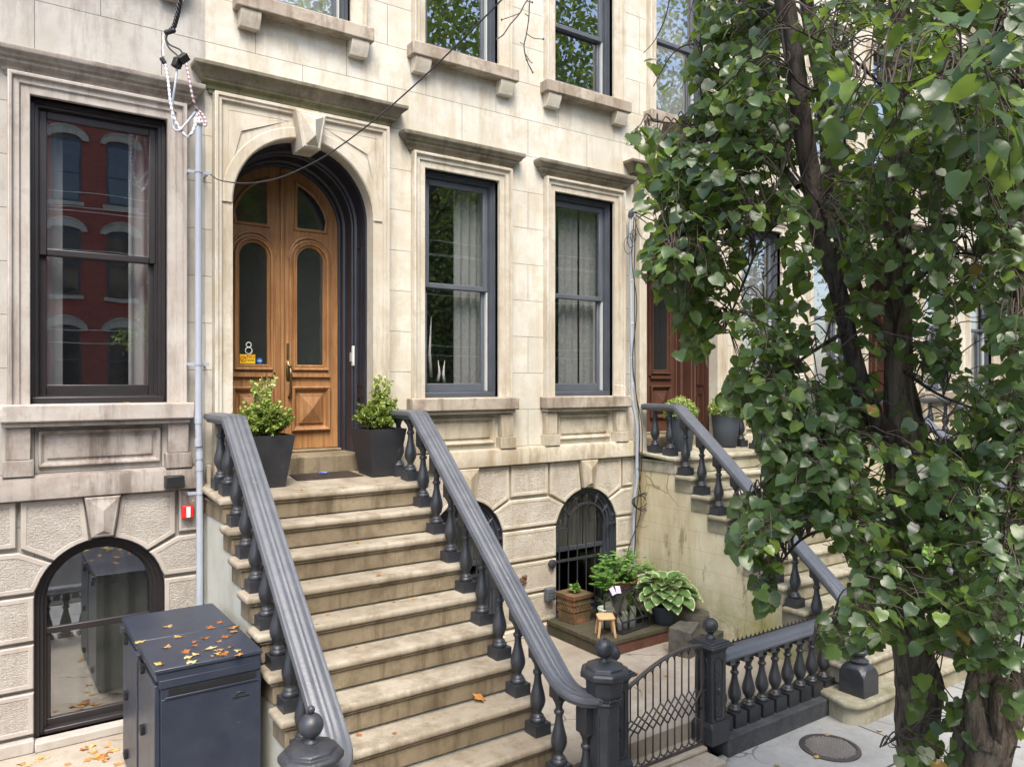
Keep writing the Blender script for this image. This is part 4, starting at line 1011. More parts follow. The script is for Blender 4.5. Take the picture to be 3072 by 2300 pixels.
def gate():
    G = thing('iron_gate', 'arched iron gate of looped bars and lattice between two posts', 'gate'); y = -2.565
    x0, x1 = 3.775, 4.615; 
    def top(x): 
        t = (x-x0)/(x1-x0); return -2.205+.19*math.sin(min(1.0, t/.80)*math.pi/2)-(.02*max(0, (t-.8)/.2)**2)
    f = MB()
    n = 24; rows = []
    for dy, dz in ((-.016, -.008), (.016, -.008), (.016, .006), (0, .012), (-.016, .006)): rows.append([(x0+(x1-x0)*i/n, y+dy, top(x0+(x1-x0)*i/n)+dz) for i in range(n+1)])
    f.strips(rows+[rows[0]]); f.box(x0-.012, x0+.012, y-.012, y+.012, -2.80, top(x0)); f.box(x1-.012, x1+.012, y-.012, y+.012, -2.80, top(x1))
    f.box(x0, x1, y-.009, y+.009, -2.80, -2.782); f.box(x0-.05, x0, y-.012, y+.012, -2.36, -2.33); f.box(x1, x1+.05, y-.012, y+.012, -2.36, -2.33)
    f.build('frame', M['gate'], G, angle=35)
    b = MB(); ns = 11; dx = (x1-x0)/ns; xs = [x0+dx*i for i in range(ns+1)]; r = .0064
    zu = lambda x: -2.345+.5*(top(x)+2.015); zl = -2.535
    for i in range(0, ns+1):
        x = xs[i]
        if 0 < i < ns: b.tube([(x, y, top(x)-.055), (x, y, zu(x))], r, 5); b.tube([(x, y, zl), (x, y, -2.725)], r, 5)
        for s in (-2, 2):
            if 0 <= i+s <= ns:
                b.tube([(x, y+.004*s/2, zu(x)), (xs[i+s], y+.004*s/2, zl)], r, 5)
            elif 0 <= i+s/2 <= ns: b.tube([(x, y+.004*s/2, zu(x)), (xs[i+s//2], y+.004*s/2, (zu(x)+zl)/2)], r, 5)
        if i+2 <= ns:                                        # interlacing arches at the top
            xa, xb = xs[i], xs[i+2]; P = []
            for q in range(9):
                t = math.pi*q/8; xx = (xa+xb)/2-dx*math.cos(t); zb = (top(xa)-.055)*(1-q/8)+(top(xb)-.055)*q/8
                P.append((xx, y+.003, min(zb+.060*math.sin(t), top(min(max(xx, x0), x1))-.006)))
            b.tube(P, r*.95, 5)
        if i+1 <= ns:
            xa, xb = xs[i], xs[i+1]
            b.tube([((xa+xb)/2-dx/2*math.cos(math.pi*q/6), y, -2.725-.045*math.sin(math.pi*q/6)) for q in range(7)], r, 5)
            b.tube([((xa+xb)/2, y, -2.77), ((xa+xb)/2, y, -2.785)], r, 5)
    b.build('bars', M['gate'], G, smooth=True)
gate()
b = MB(); b.box(3.55, 4.62, -2.80, -2.46, GZ-.02, -2.835); b.box(3.55, 4.62, -2.62, -2.40, -2.834, -2.80)
tag(b.build('gate_threshold', M['yard'], bevel=.012), 'worn stone threshold under the arched iron gate', 'threshold')
# manhole
c = atz(2490, 2243, GZ); b = MB(); b.lathe([(.232, .001), (.232, .012), (.205, .014), (.203, .008)], (c.x, c.y, GZ), 48, cap=False); b.lathe([(.203, .0), (.203, .008), (.001, .0085)], (c.x, c.y, GZ), 48, cap=False)
for i in range(-9, 10):
    for j in range(-9, 10):
        x, y = i*.022+(j % 2)*.011, j*.0195
        if x*x+y*y < .19**2: b.cm = 1; b.lathe([(.0082, .008), (.0065, .014), (.001, .0145)], (c.x+x, c.y+y, GZ), 6, (i*7+j*3) % 5, None, False)
mh = b.build('manhole_cover', [paint('dark_cast_iron', (.045,.040,.038), .6, .3, .3, .5, (.08,.07,.065)), paint('worn_cast_iron', (.20,.185,.17), .5, .3, .3, .5, (.28,.26,.24))], angle=40); tag(mh, 'round studded iron manhole cover set in the pavement by the balustrade', 'manhole cover')

# ---------------------------------------------------------------- refuse store
BX0, BX1, BY0, BY1, BZT = .835, 1.435, -1.82, -.60, -1.645
bn = thing('bin_store', 'blue grey metal bin store with two lids against the side of the middle stoop', 'bin store')
b = MB(); b.box(BX0+.03, BX1-.0, BY0+.0, BY1, YZ+.03, BZT-.075); 
b.box(BX0+.03, BX1, BY0-.004, BY0, YZ+.03, BZT-.18)
b.build('body', M['bin'], bn, bevel=.004)
b = MB(); b.box(BX0+.07, BX1-.03, BY0-.006, BY0+.0005, BZT-.165, BZT-.128); b.build('vent_slot', M['black'], bn)
b = MB(); b.box(BX0+.02, BX1, BY0-.008, BY0+.02, BZT-.075-.04, BZT-.078+.01)
b.box(BX0+.05, BX1-.02, BY0-.012, BY0-.004, BZT-.180, BZT-.168); b.build('front_trim', M['bin'], bn, bevel=.002)
b = MB(); y = BY0-.008; b.box(1.265, 1.365, y-.0, y+.006, BZT-.262, BZT-.256); b.tube([(1.285, y, BZT-.245), (1.292, y, BZT-.232), (1.310, y, BZT-.229), (1.330, y, BZT-.232), (1.336, y, BZT-.240)], .0035, 5); b.build('lock_mark', M['black'], bn)
ym = (BY0+BY1)/2-.02
for i, (a, c_) in enumerate(((BY0-.015, ym-.003), (ym+.003, BY1))):
    b = MB(); b.box(BX0-.005, BX1+.01, a, c_, BZT-.022, BZT); b.box(BX0+.004, BX1, a+.008, c_-.004, BZT-.072, BZT-.0225)
    lid = b.build('lid', M['bin'], bn, bevel=.004)
    b = MB(); b.box(BX0+.0, BX0+.029, a+.035, c_-.03, YZ+.05, BZT-.10); dr_ = b.build('door', M['bin'], bn, bevel=.004)
    b = MB(); cy = c_-.12
    b.box(BX0-.028, BX0-.004, cy-.045, cy+.035, BZT-.045, BZT-.030); b.box(BX0-.028, BX0-.020, cy-.045, cy+.035, BZT-.075, BZT-.046); b.build('lid_grip', M['bin'], lid, bevel=.002)
    b = MB(); 
    for zz in (BZT-.125, BZT-.50, BZT-.9): b.box(BX0-.022, BX0-.001, cy-.125, cy-.075, zz, zz+.05); b.tube([(BX0-.014, cy-.135, zz+.02), (BX0-.014, cy-.06, zz+.02)], .010, 8)
    b.build('hinge', M['black'], dr_)
b = MB()
for x in (BX0+.05, BX1-.05):
    for y in (BY0+.05, BY1-.05): b.box(x-.03, x+.03, y-.03, y+.03, YZ, YZ+.029)
b.build('foot', M['black'], bn)

# ---------------------------------------------------------------- things on the landing
def leafq(mb, c, d, nrm, L, W, a, fold=.18, tip=.0, shape='ovate', curl=.15):
    """one leaf: base c, direction d, normal nrm"""
    d = d.normalized(); s = d.cross(nrm); s = s.normalized() if s.length > 1e-5 else d.orthogonal().normalized(); n = s.cross(d)
    if shape == 'heart': rows = [(0.0, .0, .0), (-.09, .22, .02), (-.03, .40, .01), (.14, .51, .0), (.34, .53, -.01), (.54, .46, -.03), (.72, .32, -.06), (.88, .14, -.11), (1.0, .0, -.17)]
    elif shape == 'lance': rows = [(0, 0, 0), (.2, .30, .03), (.5, .42, .02), (.78, .26, -.04), (1, 0, -.12)]
    else: rows = [(0, 0, 0), (.25, .40, 0), (.6, .44, -.02), (1, 0, -.08)]
    vs = []; fs = []
    for i, (t, w_, h) in enumerate(rows):
        if i in (0, len(rows)-1): vs.append(c+d*(t*L)+n*(h*L*curl*5)); continue
        if shape == 'heart': w_ = w_*(1+.09*math.sin(a*91.7+i*2.3)); h = h+.03*math.sin(a*57.3+i*1.3)
        m_ = c+d*(max(t, .04 if i == 1 else t, .06 if i == 2 else t)*L)+n*(h*L*curl*5)
        vs += [c+d*(t*L)+s*(w_*W)+n*(h*L*curl*5+fold*w_*W), m_, c+d*(t*L)-s*(w_*W)+n*(h*L*curl*5+fold*w_*W)]
    k = len(rows)-2
    fs += [(0, 2, 1), (0, 3, 2)]
    for j in range(k-1):
        b = 1+3*j; fs += [(b, b+1, b+4, b+3), (b+1, b+2, b+5, b+4)]
    b = 1+3*(k-1); e = 1+3*k
    fs += [(b, b+1, e), (b+1, b+2, e)]
    mb.add(vs, fs, a=a)
RN = random.Random(11)
def rv(r=RN): 
    while True:
        v = Vector((r.uniform(-1, 1), r.uniform(-1, 1), r.uniform(-1, 1)))
        if .05 < v.length < 1: return v.normalized()
def planter(label, x, y, z, rot, seed, plabel):
    p = thing('planter', label, 'planter', 'square tapered planters by the oak doors', (x, y, z)); p.rotation_euler = (0, 0, rot)
    b = MB(); t, bt, h = .188, .125, .42
    b.frustum((0, 0), bt, t, bt, t, 0, h, top=False); 
    b.add([(sx*t, sy*t, h) for sx, sy in ((-1, -1), (1, -1), (1, 1), (-1, 1))]+[(sx*(t-.014), sy*(t-.014), h) for sx, sy in ((-1, -1), (1, -1), (1, 1), (-1, 1))]+[(sx*(t-.04), sy*(t-.04), h-.05) for sx, sy in ((-1, -1), (1, -1), (1, 1), (-1, 1))],
          [(0, 1, 5, 4), (1, 2, 6, 5), (2, 3, 7, 6), (3, 0, 4, 7), (4, 5, 9, 8), (5, 6, 10, 9), (6, 7, 11, 10), (7, 4, 8, 11)])
    b.build('pot', M['planter'], p, fix=False)
    b = MB(); b.add([(sx*(t-.03), sy*(t-.03), h-.04) for sx, sy in ((-1, -1), (1, -1), (1, 1), (-1, 1))], [(0, 1, 2, 3)]); b.build('soil', M['soil'], p)
    s = thing('boxwood_shrub', plabel, 'shrub', 'boxwood shrubs in the planters by the oak doors', (x, y, z+h-.04)); s.rotation_euler = (0, 0, rot)
    r = random.Random(seed); st = MB(); lf = MB(); tips = []
    for i in range(105):
        a = r.uniform(0, 6.28); rad = r.uniform(.02, .21)*(1 if i > 5 else .6); hh = r.uniform(.12, .34)*(1-.35*(rad/.19)**2)
        if i < 7: hh = r.uniform(.36, .47); rad = r.uniform(.0, .15)
        tip = Vector((math.cos(a)*rad, math.sin(a)*rad, hh)); mid = Vector((tip.x*.35, tip.y*.35, hh*.45))+rv(r)*.015
        st.tube([(tip.x*.05, tip.y*.05, -.02), mid, tip], [.004, .003, .0012], 5)
        for j in range(3):
            t0 = mid.lerp(tip, r.uniform(.0, .8)); t1 = t0+(rv(r)+Vector((0, 0, .5)))*r.uniform(.03, .07); st.tube([t0, t1], [.0015, .001], 4); tips.append((t0, t1, i < 7))
        tips.append((mid, tip, i < 7))
    for a_, b_, hi in tips:
        L = (b_-a_).length; n = int(8+L*140); ax = (b_-a_).normalized()
        for q in range(n):
            c = a_.lerp(b_, r.uniform(.1, 1.05)); d = (rv(r)+ax*.7).normalized()
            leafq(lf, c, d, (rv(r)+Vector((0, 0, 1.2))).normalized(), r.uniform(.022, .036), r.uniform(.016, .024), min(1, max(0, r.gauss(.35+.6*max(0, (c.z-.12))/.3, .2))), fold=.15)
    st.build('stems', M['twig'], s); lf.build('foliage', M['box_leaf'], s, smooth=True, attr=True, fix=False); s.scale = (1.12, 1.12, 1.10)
planter('dark square planter on the landing left of the oak doors, partly behind the handrail', 1.93, -.30, -.838, 0, 3, 'pale green boxwood with one tall shoot, in the planter left of the doors')
planter('dark square planter with a small tag, on the landing right of the oak doors', 2.985, -.195, -.826, .06, 8, 'pale green boxwood in the planter right of the oak doors')
b = MB(); b.rbox((2.885, -.318, -.775), (.028, .002, .016), Matrix.Identity(3)); 
lb = b.build('tag_label', M['white'])
for pob in [o for o in bpy.data.objects if o.name == 'planter.001']:
    lb.parent = pob; lb.location = -Vector(pob.location)
b = MB(); mz = -.845
b.add([(2.245, .055, mz+.045), (2.80, .055, mz+.045), (2.83, -.235, mz+.027), (2.22, -.235, mz+.027), (2.245, .055, mz), (2.80, .055, mz), (2.83, -.235, mz), (2.22, -.235, mz)], [(0, 3, 2, 1), (0, 1, 5, 4), (1, 2, 6, 5), (2, 3, 7, 6), (3, 0, 4, 7)])
tag(b.build('doormat', M['mat'], bevel=.006), 'dark brown coir doormat in front of the oak doors', 'doormat')
b = MB(); b.tube([(2.47, -.07, -.795), (2.50, -.06, -.790), (2.54, -.08, -.793), (2.55, -.05, -.79)], .007, 6); tag(b.build('bag_clip', M['blue']), 'small blue plastic scrap lying on the doormat', 'litter')
def round_pot(label, x, y, z, r, h, mat, cat='flower pot', name='flower_pot', rim=.02, taper=.78, group=None):
    p = thing(name, label, cat, group, (x, y, z)); b = MB()
    b.lathe([(r*taper*.9, 0), (r*taper, .01), (r*.93, h*.6), (r, h-.03), (r+rim*.4, h-.01), (r+rim*.3, h), (r-.012, h), (r-.02, h-.04)], (0, 0, 0), 32, cap=False); b.build('pot', mat, p, smooth=True)
    b = MB(); b.lathe([(r-.018, h-.035), (.001, h-.025)], (0, 0, 0), 24, cap=False); b.build('soil', M['soil'], p); return p
def clipped(label, x, y, z, r, seed, ht, n=2600):
    s = thing('boxwood_shrub', label, 'shrub', 'boxwood balls on the mossy stoop', (x, y, z)); r_ = random.Random(seed); lf = MB(); st = MB()
    for i in range(n):
        v = rv(r_); v.z = abs(v.z) if r_.random() < .85 else v.z*.4; rr = r*(.72+.30*r_.random())*(1+.10*math.sin(v.x*7+seed)*math.cos(v.y*6))
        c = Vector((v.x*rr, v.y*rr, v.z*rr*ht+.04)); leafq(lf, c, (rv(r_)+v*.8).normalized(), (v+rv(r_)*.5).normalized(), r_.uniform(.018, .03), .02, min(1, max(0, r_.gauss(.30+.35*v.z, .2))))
    for i in range(26): v = rv(r_); st.tube([(0, 0, -.03), (v.x*r*.5, v.y*r*.5, abs(v.z)*r*ht*.6+.02), (v.x*r*.8, v.y*r*.8, abs(v.z)*r*ht*.85+.03)], [.004, .003, .001], 4)
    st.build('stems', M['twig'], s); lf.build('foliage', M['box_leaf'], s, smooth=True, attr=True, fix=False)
round_pot('round blue grey pot behind the top baluster of the mossy stoop', 6.86, -.27, -.80, .17, .42, M['potblue'], group='round blue grey pots on the mossy stoop')
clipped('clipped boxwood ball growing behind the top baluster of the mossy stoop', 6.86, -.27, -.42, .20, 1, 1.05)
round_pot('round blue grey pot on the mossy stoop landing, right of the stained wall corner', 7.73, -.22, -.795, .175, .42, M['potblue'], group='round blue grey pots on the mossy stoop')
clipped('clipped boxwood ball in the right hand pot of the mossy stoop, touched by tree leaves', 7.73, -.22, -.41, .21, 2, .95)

# ---------------------------------------------------------------- planted corner of the yard
DX0, DX1, DY0, DY1, DZ = 4.97, 6.06, -1.03, -.11, -2.515
dk = thing('plant_deck', 'low mossy timber platform carrying pots in the corner of the yard', 'platform')
for i in range(5):
    b = MB(); a = DY0+(DY1-DY0)*i/5; b.box(DX0, DX1, a+.003, DY0+(DY1-DY0)*(i+1)/5-.003, DZ-.045, DZ); b.build('plank', M['deck'], dk, bevel=.006)
b = MB(); b.box(DX0+.012, DX0+.05, DY0+.03, DY1, YZ, DZ-.046); b.build('side_board', M['deck'], dk, bevel=.004)
b = MB(); b.box(DX0+.051, DX1, DY0+.015, DY0+.05, YZ, DZ-.046); b.build('front_board', M['brickdark'], dk, bevel=.004)
b = MB(); b.box(DX1-.05, DX1, DY0+.051, DY1, YZ, DZ-.046); b.build('side_board', M['deck'], dk)
# square terracotta trough
tp = thing('terracotta_planter', 'square mossy terracotta planter with a lattice band by the grille', 'flower pot', None, (5.20, -.30, DZ)); tp.rotation_euler = (0, 0, .05)
b = MB(); w0, w1, h = .118, .142, .30
b.frustum((0, 0), w0, w1-.012, w0, w1-.012, 0, h-.045, top=False); 
for (wa, wb, za, zb) in ((w1-.010, w1, h-.05, h-.045), (w1, w1+.006, h-.045, h-.004), (w1+.006, w1, h-.004, h)): b.frustum((0, 0), wa, wb, wa, wb, za, zb, top=False)
q4 = ((-1, -1), (1, -1), (1, 1), (-1, 1))
b.add([(sx*w1, sy*w1, h) for sx, sy in q4]+[(sx*(w1-.024), sy*(w1-.024), h) for sx, sy in q4]+[(sx*(w1-.03), sy*(w1-.03), h-.05) for sx, sy in q4], [(i, (i+1) % 4, (i+1) % 4+4, i+4) for i in range(4)]+[(i+4, (i+1) % 4+4, (i+1) % 4+8, i+8) for i in range(4)])
b.build('pot', M['terracotta'], tp, bevel=.004)
b = MB()
for k in range(4):
    Mr = Matrix.Rotation(math.pi/2*k, 3, 'Z'); yy = lambda z_: -(w0+(w1-.012-w0)*z_/(h-.045))-.003
    for zz in (.135, .205): 
        q = Mr @ Vector((0, yy(zz), zz)); b.rbox(q, (2*abs(yy(zz)), .012, .010), Mr)
    for i in range(5):
        xa = -.105+.042*i
        for s in (-1, 1): b.tube([Mr @ Vector((xa+(0 if s > 0 else .042), yy(.14), .14)), Mr @ Vector((xa+(.042 if s > 0 else 0), yy(.2), .2))], .0055, 5)
b.build('lattice_band', M['terracotta'], tp)
b = MB(); b.add([(sx*(w1-.026), sy*(w1-.026), h-.03) for sx, sy in q4], [(0, 1, 2, 3)]); b.build('soil', M['soil'], tp)
def herb(name, label, x, y, z, n, hmin, hmax, spread, L, seed, mat, shape='ovate', per=9, cat='plant', droop=.3, W=None, lobes=False):
    s = thing(name, label, cat, None, (x, y, z)); r = random.Random(seed); st = MB(); lf = MB()
    for i in range(n):
        a = r.uniform(0, 6.28); rad = spread*math.sqrt(r.random()); hh = r.uniform(hmin, hmax)*(1-.4*(rad/spread)**2)
        tip = Vector((math.cos(a)*rad, math.sin(a)*rad, hh)); mid = Vector((tip.x*.4, tip.y*.4, hh*.6)); st.tube([(tip.x*.08, tip.y*.08, 0), mid, tip], [.0035, .0028, .0018], 5)
        for q in range(per):
            c = tip+rv(r)*r.uniform(0, L*.9) if shape == 'ovate' else mid.lerp(tip, q/per)
            if shape == 'ovate':
                d = Vector((r.uniform(-1, 1), r.uniform(-1, 1), r.uniform(-.3, .4))).normalized()
                if lobes:
                    for t in range(5):
                        d2 = Matrix.Rotation((t-2)*.62, 3, 'Z') @ d; leafq(lf, c, d2, Vector((d.x*.2, d.y*.2, 1)), L*.62, L*.5, r.random(), fold=.05)
                else: leafq(lf, c, d, Vector((d.x*.2, d.y*.2, 1)), L, L*.8, r.random())
            else:
                ax = (tip-mid).normalized()
                for sd_ in (-1, 1):
                    d = (ax.cross(Vector((0, 0, 1)))*sd_+ax*.6); leafq(lf, c, d, Vector((0, 0, 1)), L*(1-.7*q/per), L*.36, r.random(), shape='lance')
        if shape != 'ovate':
            for q in range(4):
                a2 = r.uniform(0, 6.28); ax = Vector((math.cos(a2), math.sin(a2), .25)); base = mid.lerp(tip, r.random())
                st.tube([base, base+ax*L*2.4], .0013, 4)
                for w_ in range(5):
                    c = base+ax*L*(.6+w_*.42)
                    for sd_ in (-1, 1): leafq(lf, c, ax.cross(Vector((0, 0, 1)))*sd_+ax*.5, Vector((0, 0, 1)), L*(.95-.13*w_), L*.42, r.random(), shape='lance')
    st.build('stems', mat, s, smooth=True, attr=True); lf.build('foliage', mat, s, smooth=True, attr=True, fix=False); return s
herb('seedling', 'small yellow green seedling in the square terracotta planter', 5.20, -.30, DZ+.27, 12, .05, .12, .06, .035, 4, M['herb'])
round_pot('large round terracotta pot under the lobed green geranium', 5.83, -.33, DZ, .185, .36, M['terracotta'])
herb('geranium', 'bushy light green geranium with lobed leaves in the large round pot', 5.86, -.36, DZ+.33, 110, .10, .33, .34, .055, 5, M['herb'], per=4, lobes=True)
round_pot('dark round pot holding the fern like plant behind the stool', 5.45, -.50, DZ, .10, .24, M['planter'], taper=.8)
herb('fern_plant', 'tall feathery green plant between the terracotta planter and the lantern', 5.42, -.50, DZ+.22, 13, .16, .40, .15, .050, 6, M['herb'], 'lance', per=9)
round_pot('pale green pot with a few long leaves behind the small stool', 5.33, -.66, DZ, .085, .20, M['glasspot'], taper=.85)
lp = thing('leafy_plant', 'few long curved light green leaves in the pale pot behind the stool', 'plant', None, (5.33, -.66, DZ+.17)); lf = MB(); r = random.Random(9)
for i in range(9):
    a = r.uniform(0, 6.28); d = Vector((math.cos(a)*.6, math.sin(a)*.6, 1)).normalized(); leafq(lf, Vector((0, 0, 0)), d, Vector((-math.cos(a), -math.sin(a), .4)), r.uniform(.14, .24), .035, r.random(), shape='lance', curl=.4)
lf.build('foliage', M['herb'], lp, smooth=True, attr=True, fix=False)
# hosta with cream margins
hs = thing('hosta', 'variegated hosta with cream edged leaves spilling over its pot', 'plant', None, (5.93, -.86, DZ+.23)); hs.scale = (1.0, 1.0, 1.0); hs.location.x += .05; r = random.Random(21); lf = MB(); st = MB()
def hleaf(c, d, up, L):
    d = d.normalized(); s = d.cross(up).normalized(); n = s.cross(d)
    T = [(0, .03), (.10, .30), (.28, .47), (.50, .50), (.72, .38), (.88, .20), (1.0, .0)]
    vs = []; 
    for t, w_ in T:
        hgt = -.55*(t**2)*L*.55; base = c+d*(t*L)+n*hgt
        for q, k in ((1, 1), (.85, 1), (.0, 1), (-.85, 1), (-1, 1)):
            vs.append(base+s*(q*w_*L*.88)+n*((abs(q)**1.5)*w_*L*.22-abs(q*(1-abs(q)))*.02))
    for j in range(len(T)-1):
        for q in range(4):
            f = (j*5+q, j*5+q+1, j*5+q+6, j*5+q+5); edge = q in (0, 3) or j == len(T)-2
            lf.add([], [], a=0); b0 = base0
            lf.f.append([i+b0 for i in f]); lf.m.append(0); lf.a.append(r.uniform(.75, 1) if edge else r.uniform(.0, .45))
    return vs
for i in range(64):
    ring = i/64; a = i*2.399+r.uniform(-.2, .2); el = 1.15-1.35*ring**.8; L = r.uniform(.16, .215)*(1 if ring > .15 else .8)
    out = Vector((math.cos(a), math.sin(a), 0)); c = out*(.05+.20*ring)+Vector((0, 0, .20-.16*ring**1.5+r.uniform(-.02, .02)))
    d = out*math.cos(el*.75-.15)+Vector((0, 0, math.sin(el*.75-.15))); base0 = len(lf.v)
    vs = hleaf(c, d, Vector((0, 0, 1)) if el < 1.2 else -out, L); lf.v += [tuple(v) for v in vs]
    st.tube([(0, 0, -.02), c*.6+Vector((0, 0, .03)), c], .0035, 5)
lf.build('foliage', M['hosta'], hs, smooth=True, attr=True, fix=False); st.build('stems', M['herb'], hs, attr=True)
round_pot('dark pot under the cream edged hosta', 5.93, -.90, DZ, .14, .19, M['potblue'])
# stool
stl = thing('stool', 'tiny pale wooden stool with four splayed legs on the platform', 'stool', None, (5.15, -.85, DZ)); stl.rotation_euler = (0, 0, -.55)
b = MB(); b.extrude_z([(-.085, -.075), (-.065, -.09), (.065, -.09), (.085, -.075), (.085, .075), (.065, .09), (-.065, .09), (-.085, .075)], .175, .198); b.build('seat', M['stool'], stl, bevel=.005)
for sx in (-1, 1):
    for sy in (-1, 1): b = MB(); b.tube([(sx*.085, sy*.082, 0), (sx*.06, sy*.06, .176)], [.013, .016], 12); b.build('leg', M['woodleg'], stl, smooth=False, angle=40)
# lantern / terrarium with candles
tr = thing('glass_lantern', 'small black framed greenhouse lantern with a sloping glass front and candles inside', 'lantern', None, (5.49, -.80, DZ)); tr.rotation_euler = (0, 0, .12)
w_, dpt, h1, h2 = .215, .12, .12, .35
V = dict(a=(-w_, -dpt, .012), b=(w_, -dpt, .012), c=(w_, dpt, .012), d=(-w_, dpt, .012), e=(-w_, -dpt, h1), f=(w_, -dpt, h1), g=(w_, dpt, h2), h=(-w_, dpt, h2), i=(-w_, dpt-.06, h2), j=(w_, dpt-.06, h2))
b = MB()
for p, q in ('ab', 'bc', 'cd', 'da', 'ae', 'bf', 'ef', 'ei', 'fj', 'ij', 'ih', 'jg', 'gh', 'gc', 'hd'): b.tube([V[p], V[q]], .009, 4)
for t in (.25, .5, .75):
    x = -w_+2*w_*t; b.tube([(x, -dpt, .012), (x, -dpt, h1), (x, dpt-.06, h2)], .005, 4)
b.box(-w_, w_, -dpt, dpt, 0, .010); b.tube([(-.06, dpt-.03, h2), (-.05, dpt-.03, h2+.04), (.05, dpt-.03, h2+.04), (.06, dpt-.03, h2)], .004, 6)
b.build('frame', M['iron_dark'], tr)
b = MB(); b.add([V[k] for k in 'abfe'], [(0, 1, 2, 3)]); b.add([V[k] for k in 'efji'], [(0, 1, 2, 3)]); b.add([V[k] for k in 'bcgjf'], [(0, 1, 2, 3, 4)]); b.add([V[k] for k in 'adhie'], [(0, 1, 2, 3, 4)]); b.add([V[k] for k in 'cdhg'], [(0, 1, 2, 3)]); b.build('pane', M['glass_lantern'], tr)
for i, (x, y, hh) in enumerate(((-.13, -.02, .12), (-.04, .0, .16), (.05, -.03, .11), (.12, .02, .18))):
    b = MB(); b.lathe([(.030, 0), (.030, hh-.004), (.026, hh), (.008, hh-.004)], (0, 0, 0), 20); b.tube([(0, 0, hh-.005), (.002, 0, hh+.012)], .0015, 5)
    o = b.build('candle', M['candle'], angle=50); tag(o, ('white pillar candle %s inside the glass lantern' % ('at the left end', 'second from the left', 'third from the left, the shortest', 'at the right end, the tallest')[i]), 'candle', 'candles in the glass lantern')
    q = Matrix.Rotation(.12, 3, 'Z') @ Vector((x, y, .0125)); o.location = Vector(tr.location)+q
for i, (dx, m_) in enumerate(((0, 'card'), (.085, 'card'))):
    b = MB(); b.rbox((0, 0, .036), (.062, .0022, .078), Matrix.Rotation(-.5, 3, 'X') @ Matrix.Rotation((-.2, .15)[i], 3, 'Y')); o = b.build('seed_packet', M[m_]); q = Matrix.Rotation(.12, 3, 'Z') @ Vector((-.16+dx, .055, h2+.008)); o.location = Vector(tr.location)+q
    tag(o, ('pale printed seed packet leaning on the lantern top, left one', 'pinkish printed seed packet leaning on the lantern top, right one')[i], 'seed packet', 'seed packets on the lantern')
def rock(label, c, size, seed, rotz=0, name='rock'):
    import bmesh
    bmx = bmesh.new(); bmesh.ops.create_cube(bmx, size=1.0); r_ = random.Random(seed)
    for v in bmx.verts: v.co += Vector((r_.uniform(-.16, .16), r_.uniform(-.16, .16), r_.uniform(-.14, .14)))
    bmesh.ops.subdivide_edges(bmx, edges=bmx.edges, cuts=5, use_grid_fill=True, fractal=.0)
    for v in bmx.verts:
        p = v.co*4+Vector((seed, 0, 0)); import mathutils; v.co += v.normal*0 + mathutils.noise.noise_vector(p)*.045+mathutils.noise.noise_vector(p*3)*.016
    me = bpy.data.meshes.new(name); bmx.to_mesh(me); bmx.free(); me.materials.append(M['rock']); o = bpy.data.objects.new(name, me); COL.objects.link(o)
    o.scale = size; o.location = c; o.rotation_euler = (0, 0, rotz); tag(o, label, 'rock', 'rocks beside the platform'); o.modifiers.new('b', 'BEVEL').width = .01; return o
rock('squarish grey stone leaning at the corner of the timber platform', (5.77, -1.36, YZ+.13), (.24, .20, .28), 3, .3)
rock('flat slab of stone under the stained side wall behind the square stone', (6.20, -.98, YZ+.13), (.30, .34, .27), 8, .8)
rock('low brown stone between the square stone and the side wall', (6.13, -1.32, YZ+.06), (.24, .20, .14), 14, .2)

# ---------------------------------------------------------------- pipes, boxes and cables on the walls
pp = thing('conduit_pipe', 'light grey conduit pipe running down the joint between the grey and cream houses', 'pipe')
b = MB(); x, y = 1.444, -.155
b.tube([(x, y, 2.07), (x, y, -.33), (x+.004, y+.0, -.46), (x+.012, y+.01, -.54), (x+.012, y+.01, -.60), (x+.012, y+.01, YZ)], .0265, 16)
for z in (-.29, -.47, -.575, -.665): b.tube([(x+(.012 if z < -.5 else .001), y+(.01 if z < -.5 else 0), z-.03), (x+(.012 if z < -.5 else .001), y+(.01 if z < -.5 else 0), z+.03)], .0305, 16)
b.build('pipe', M['pipe'], pp, smooth=False, angle=40)
b = MB(); b.lathe([(.038, -.02), (.040, 0), (.034, .03), (.02, .045), (.002, .05)], (x, y, 2.08), 16); b.build('weatherhead', M['white'], pp, smooth=True)
for z in (1.69, .155, -.875):
    b = MB(); b.lathe([(.0275, -.009), (.031, -.009), (.031, .009), (.0275, .009)], (x+(.012 if z < -.5 else 0), y+(.01 if z < -.5 else 0), z), 16, cap=False); b.box(x-.075, x+.085, y+.018, y+.028, z-.012, z+.012); b.box(x-.075, x-.06, y+.028, -.0, z-.01, z+.01); b.box(x+.07, x+.085, y+.028, -.0, z-.01, z+.01)
    b.build('bracket', M['pipe'], pp)
pc = thing('conduit_pipe', 'thin white conduit running down beside the right window of the cream house', 'pipe')
b = MB(); b.tube([(6.205, -.10, 1.93), (6.205, -.13, -.12), (6.212, -.14, -.25), (6.268, -.145, -.48), (6.268, -.145, -1.12), (6.262, -.12, -1.25), (6.235, -.12, -1.75), (6.235, -.12, -2.3)], .019, 12)
for z in (-.03, -.95, -1.05): b.tube([(6.208 if z > -.5 else 6.268, -.132 if z > -.5 else -.145, z-.03), (6.208 if z > -.5 else 6.268, -.132 if z > -.5 else -.145, z+.03)], .023, 12)
b.build('pipe', M['pipe'], pc, smooth=False, angle=40)
b = MB(); b.tube([(6.205, -.10, 1.92), (6.205, -.11, 1.97), (6.225, -.13, 2.0), (6.26, -.15, 1.99)], [.03, .035, .034, .028], 10); b.build('weatherhead', M['potblue'], pc)
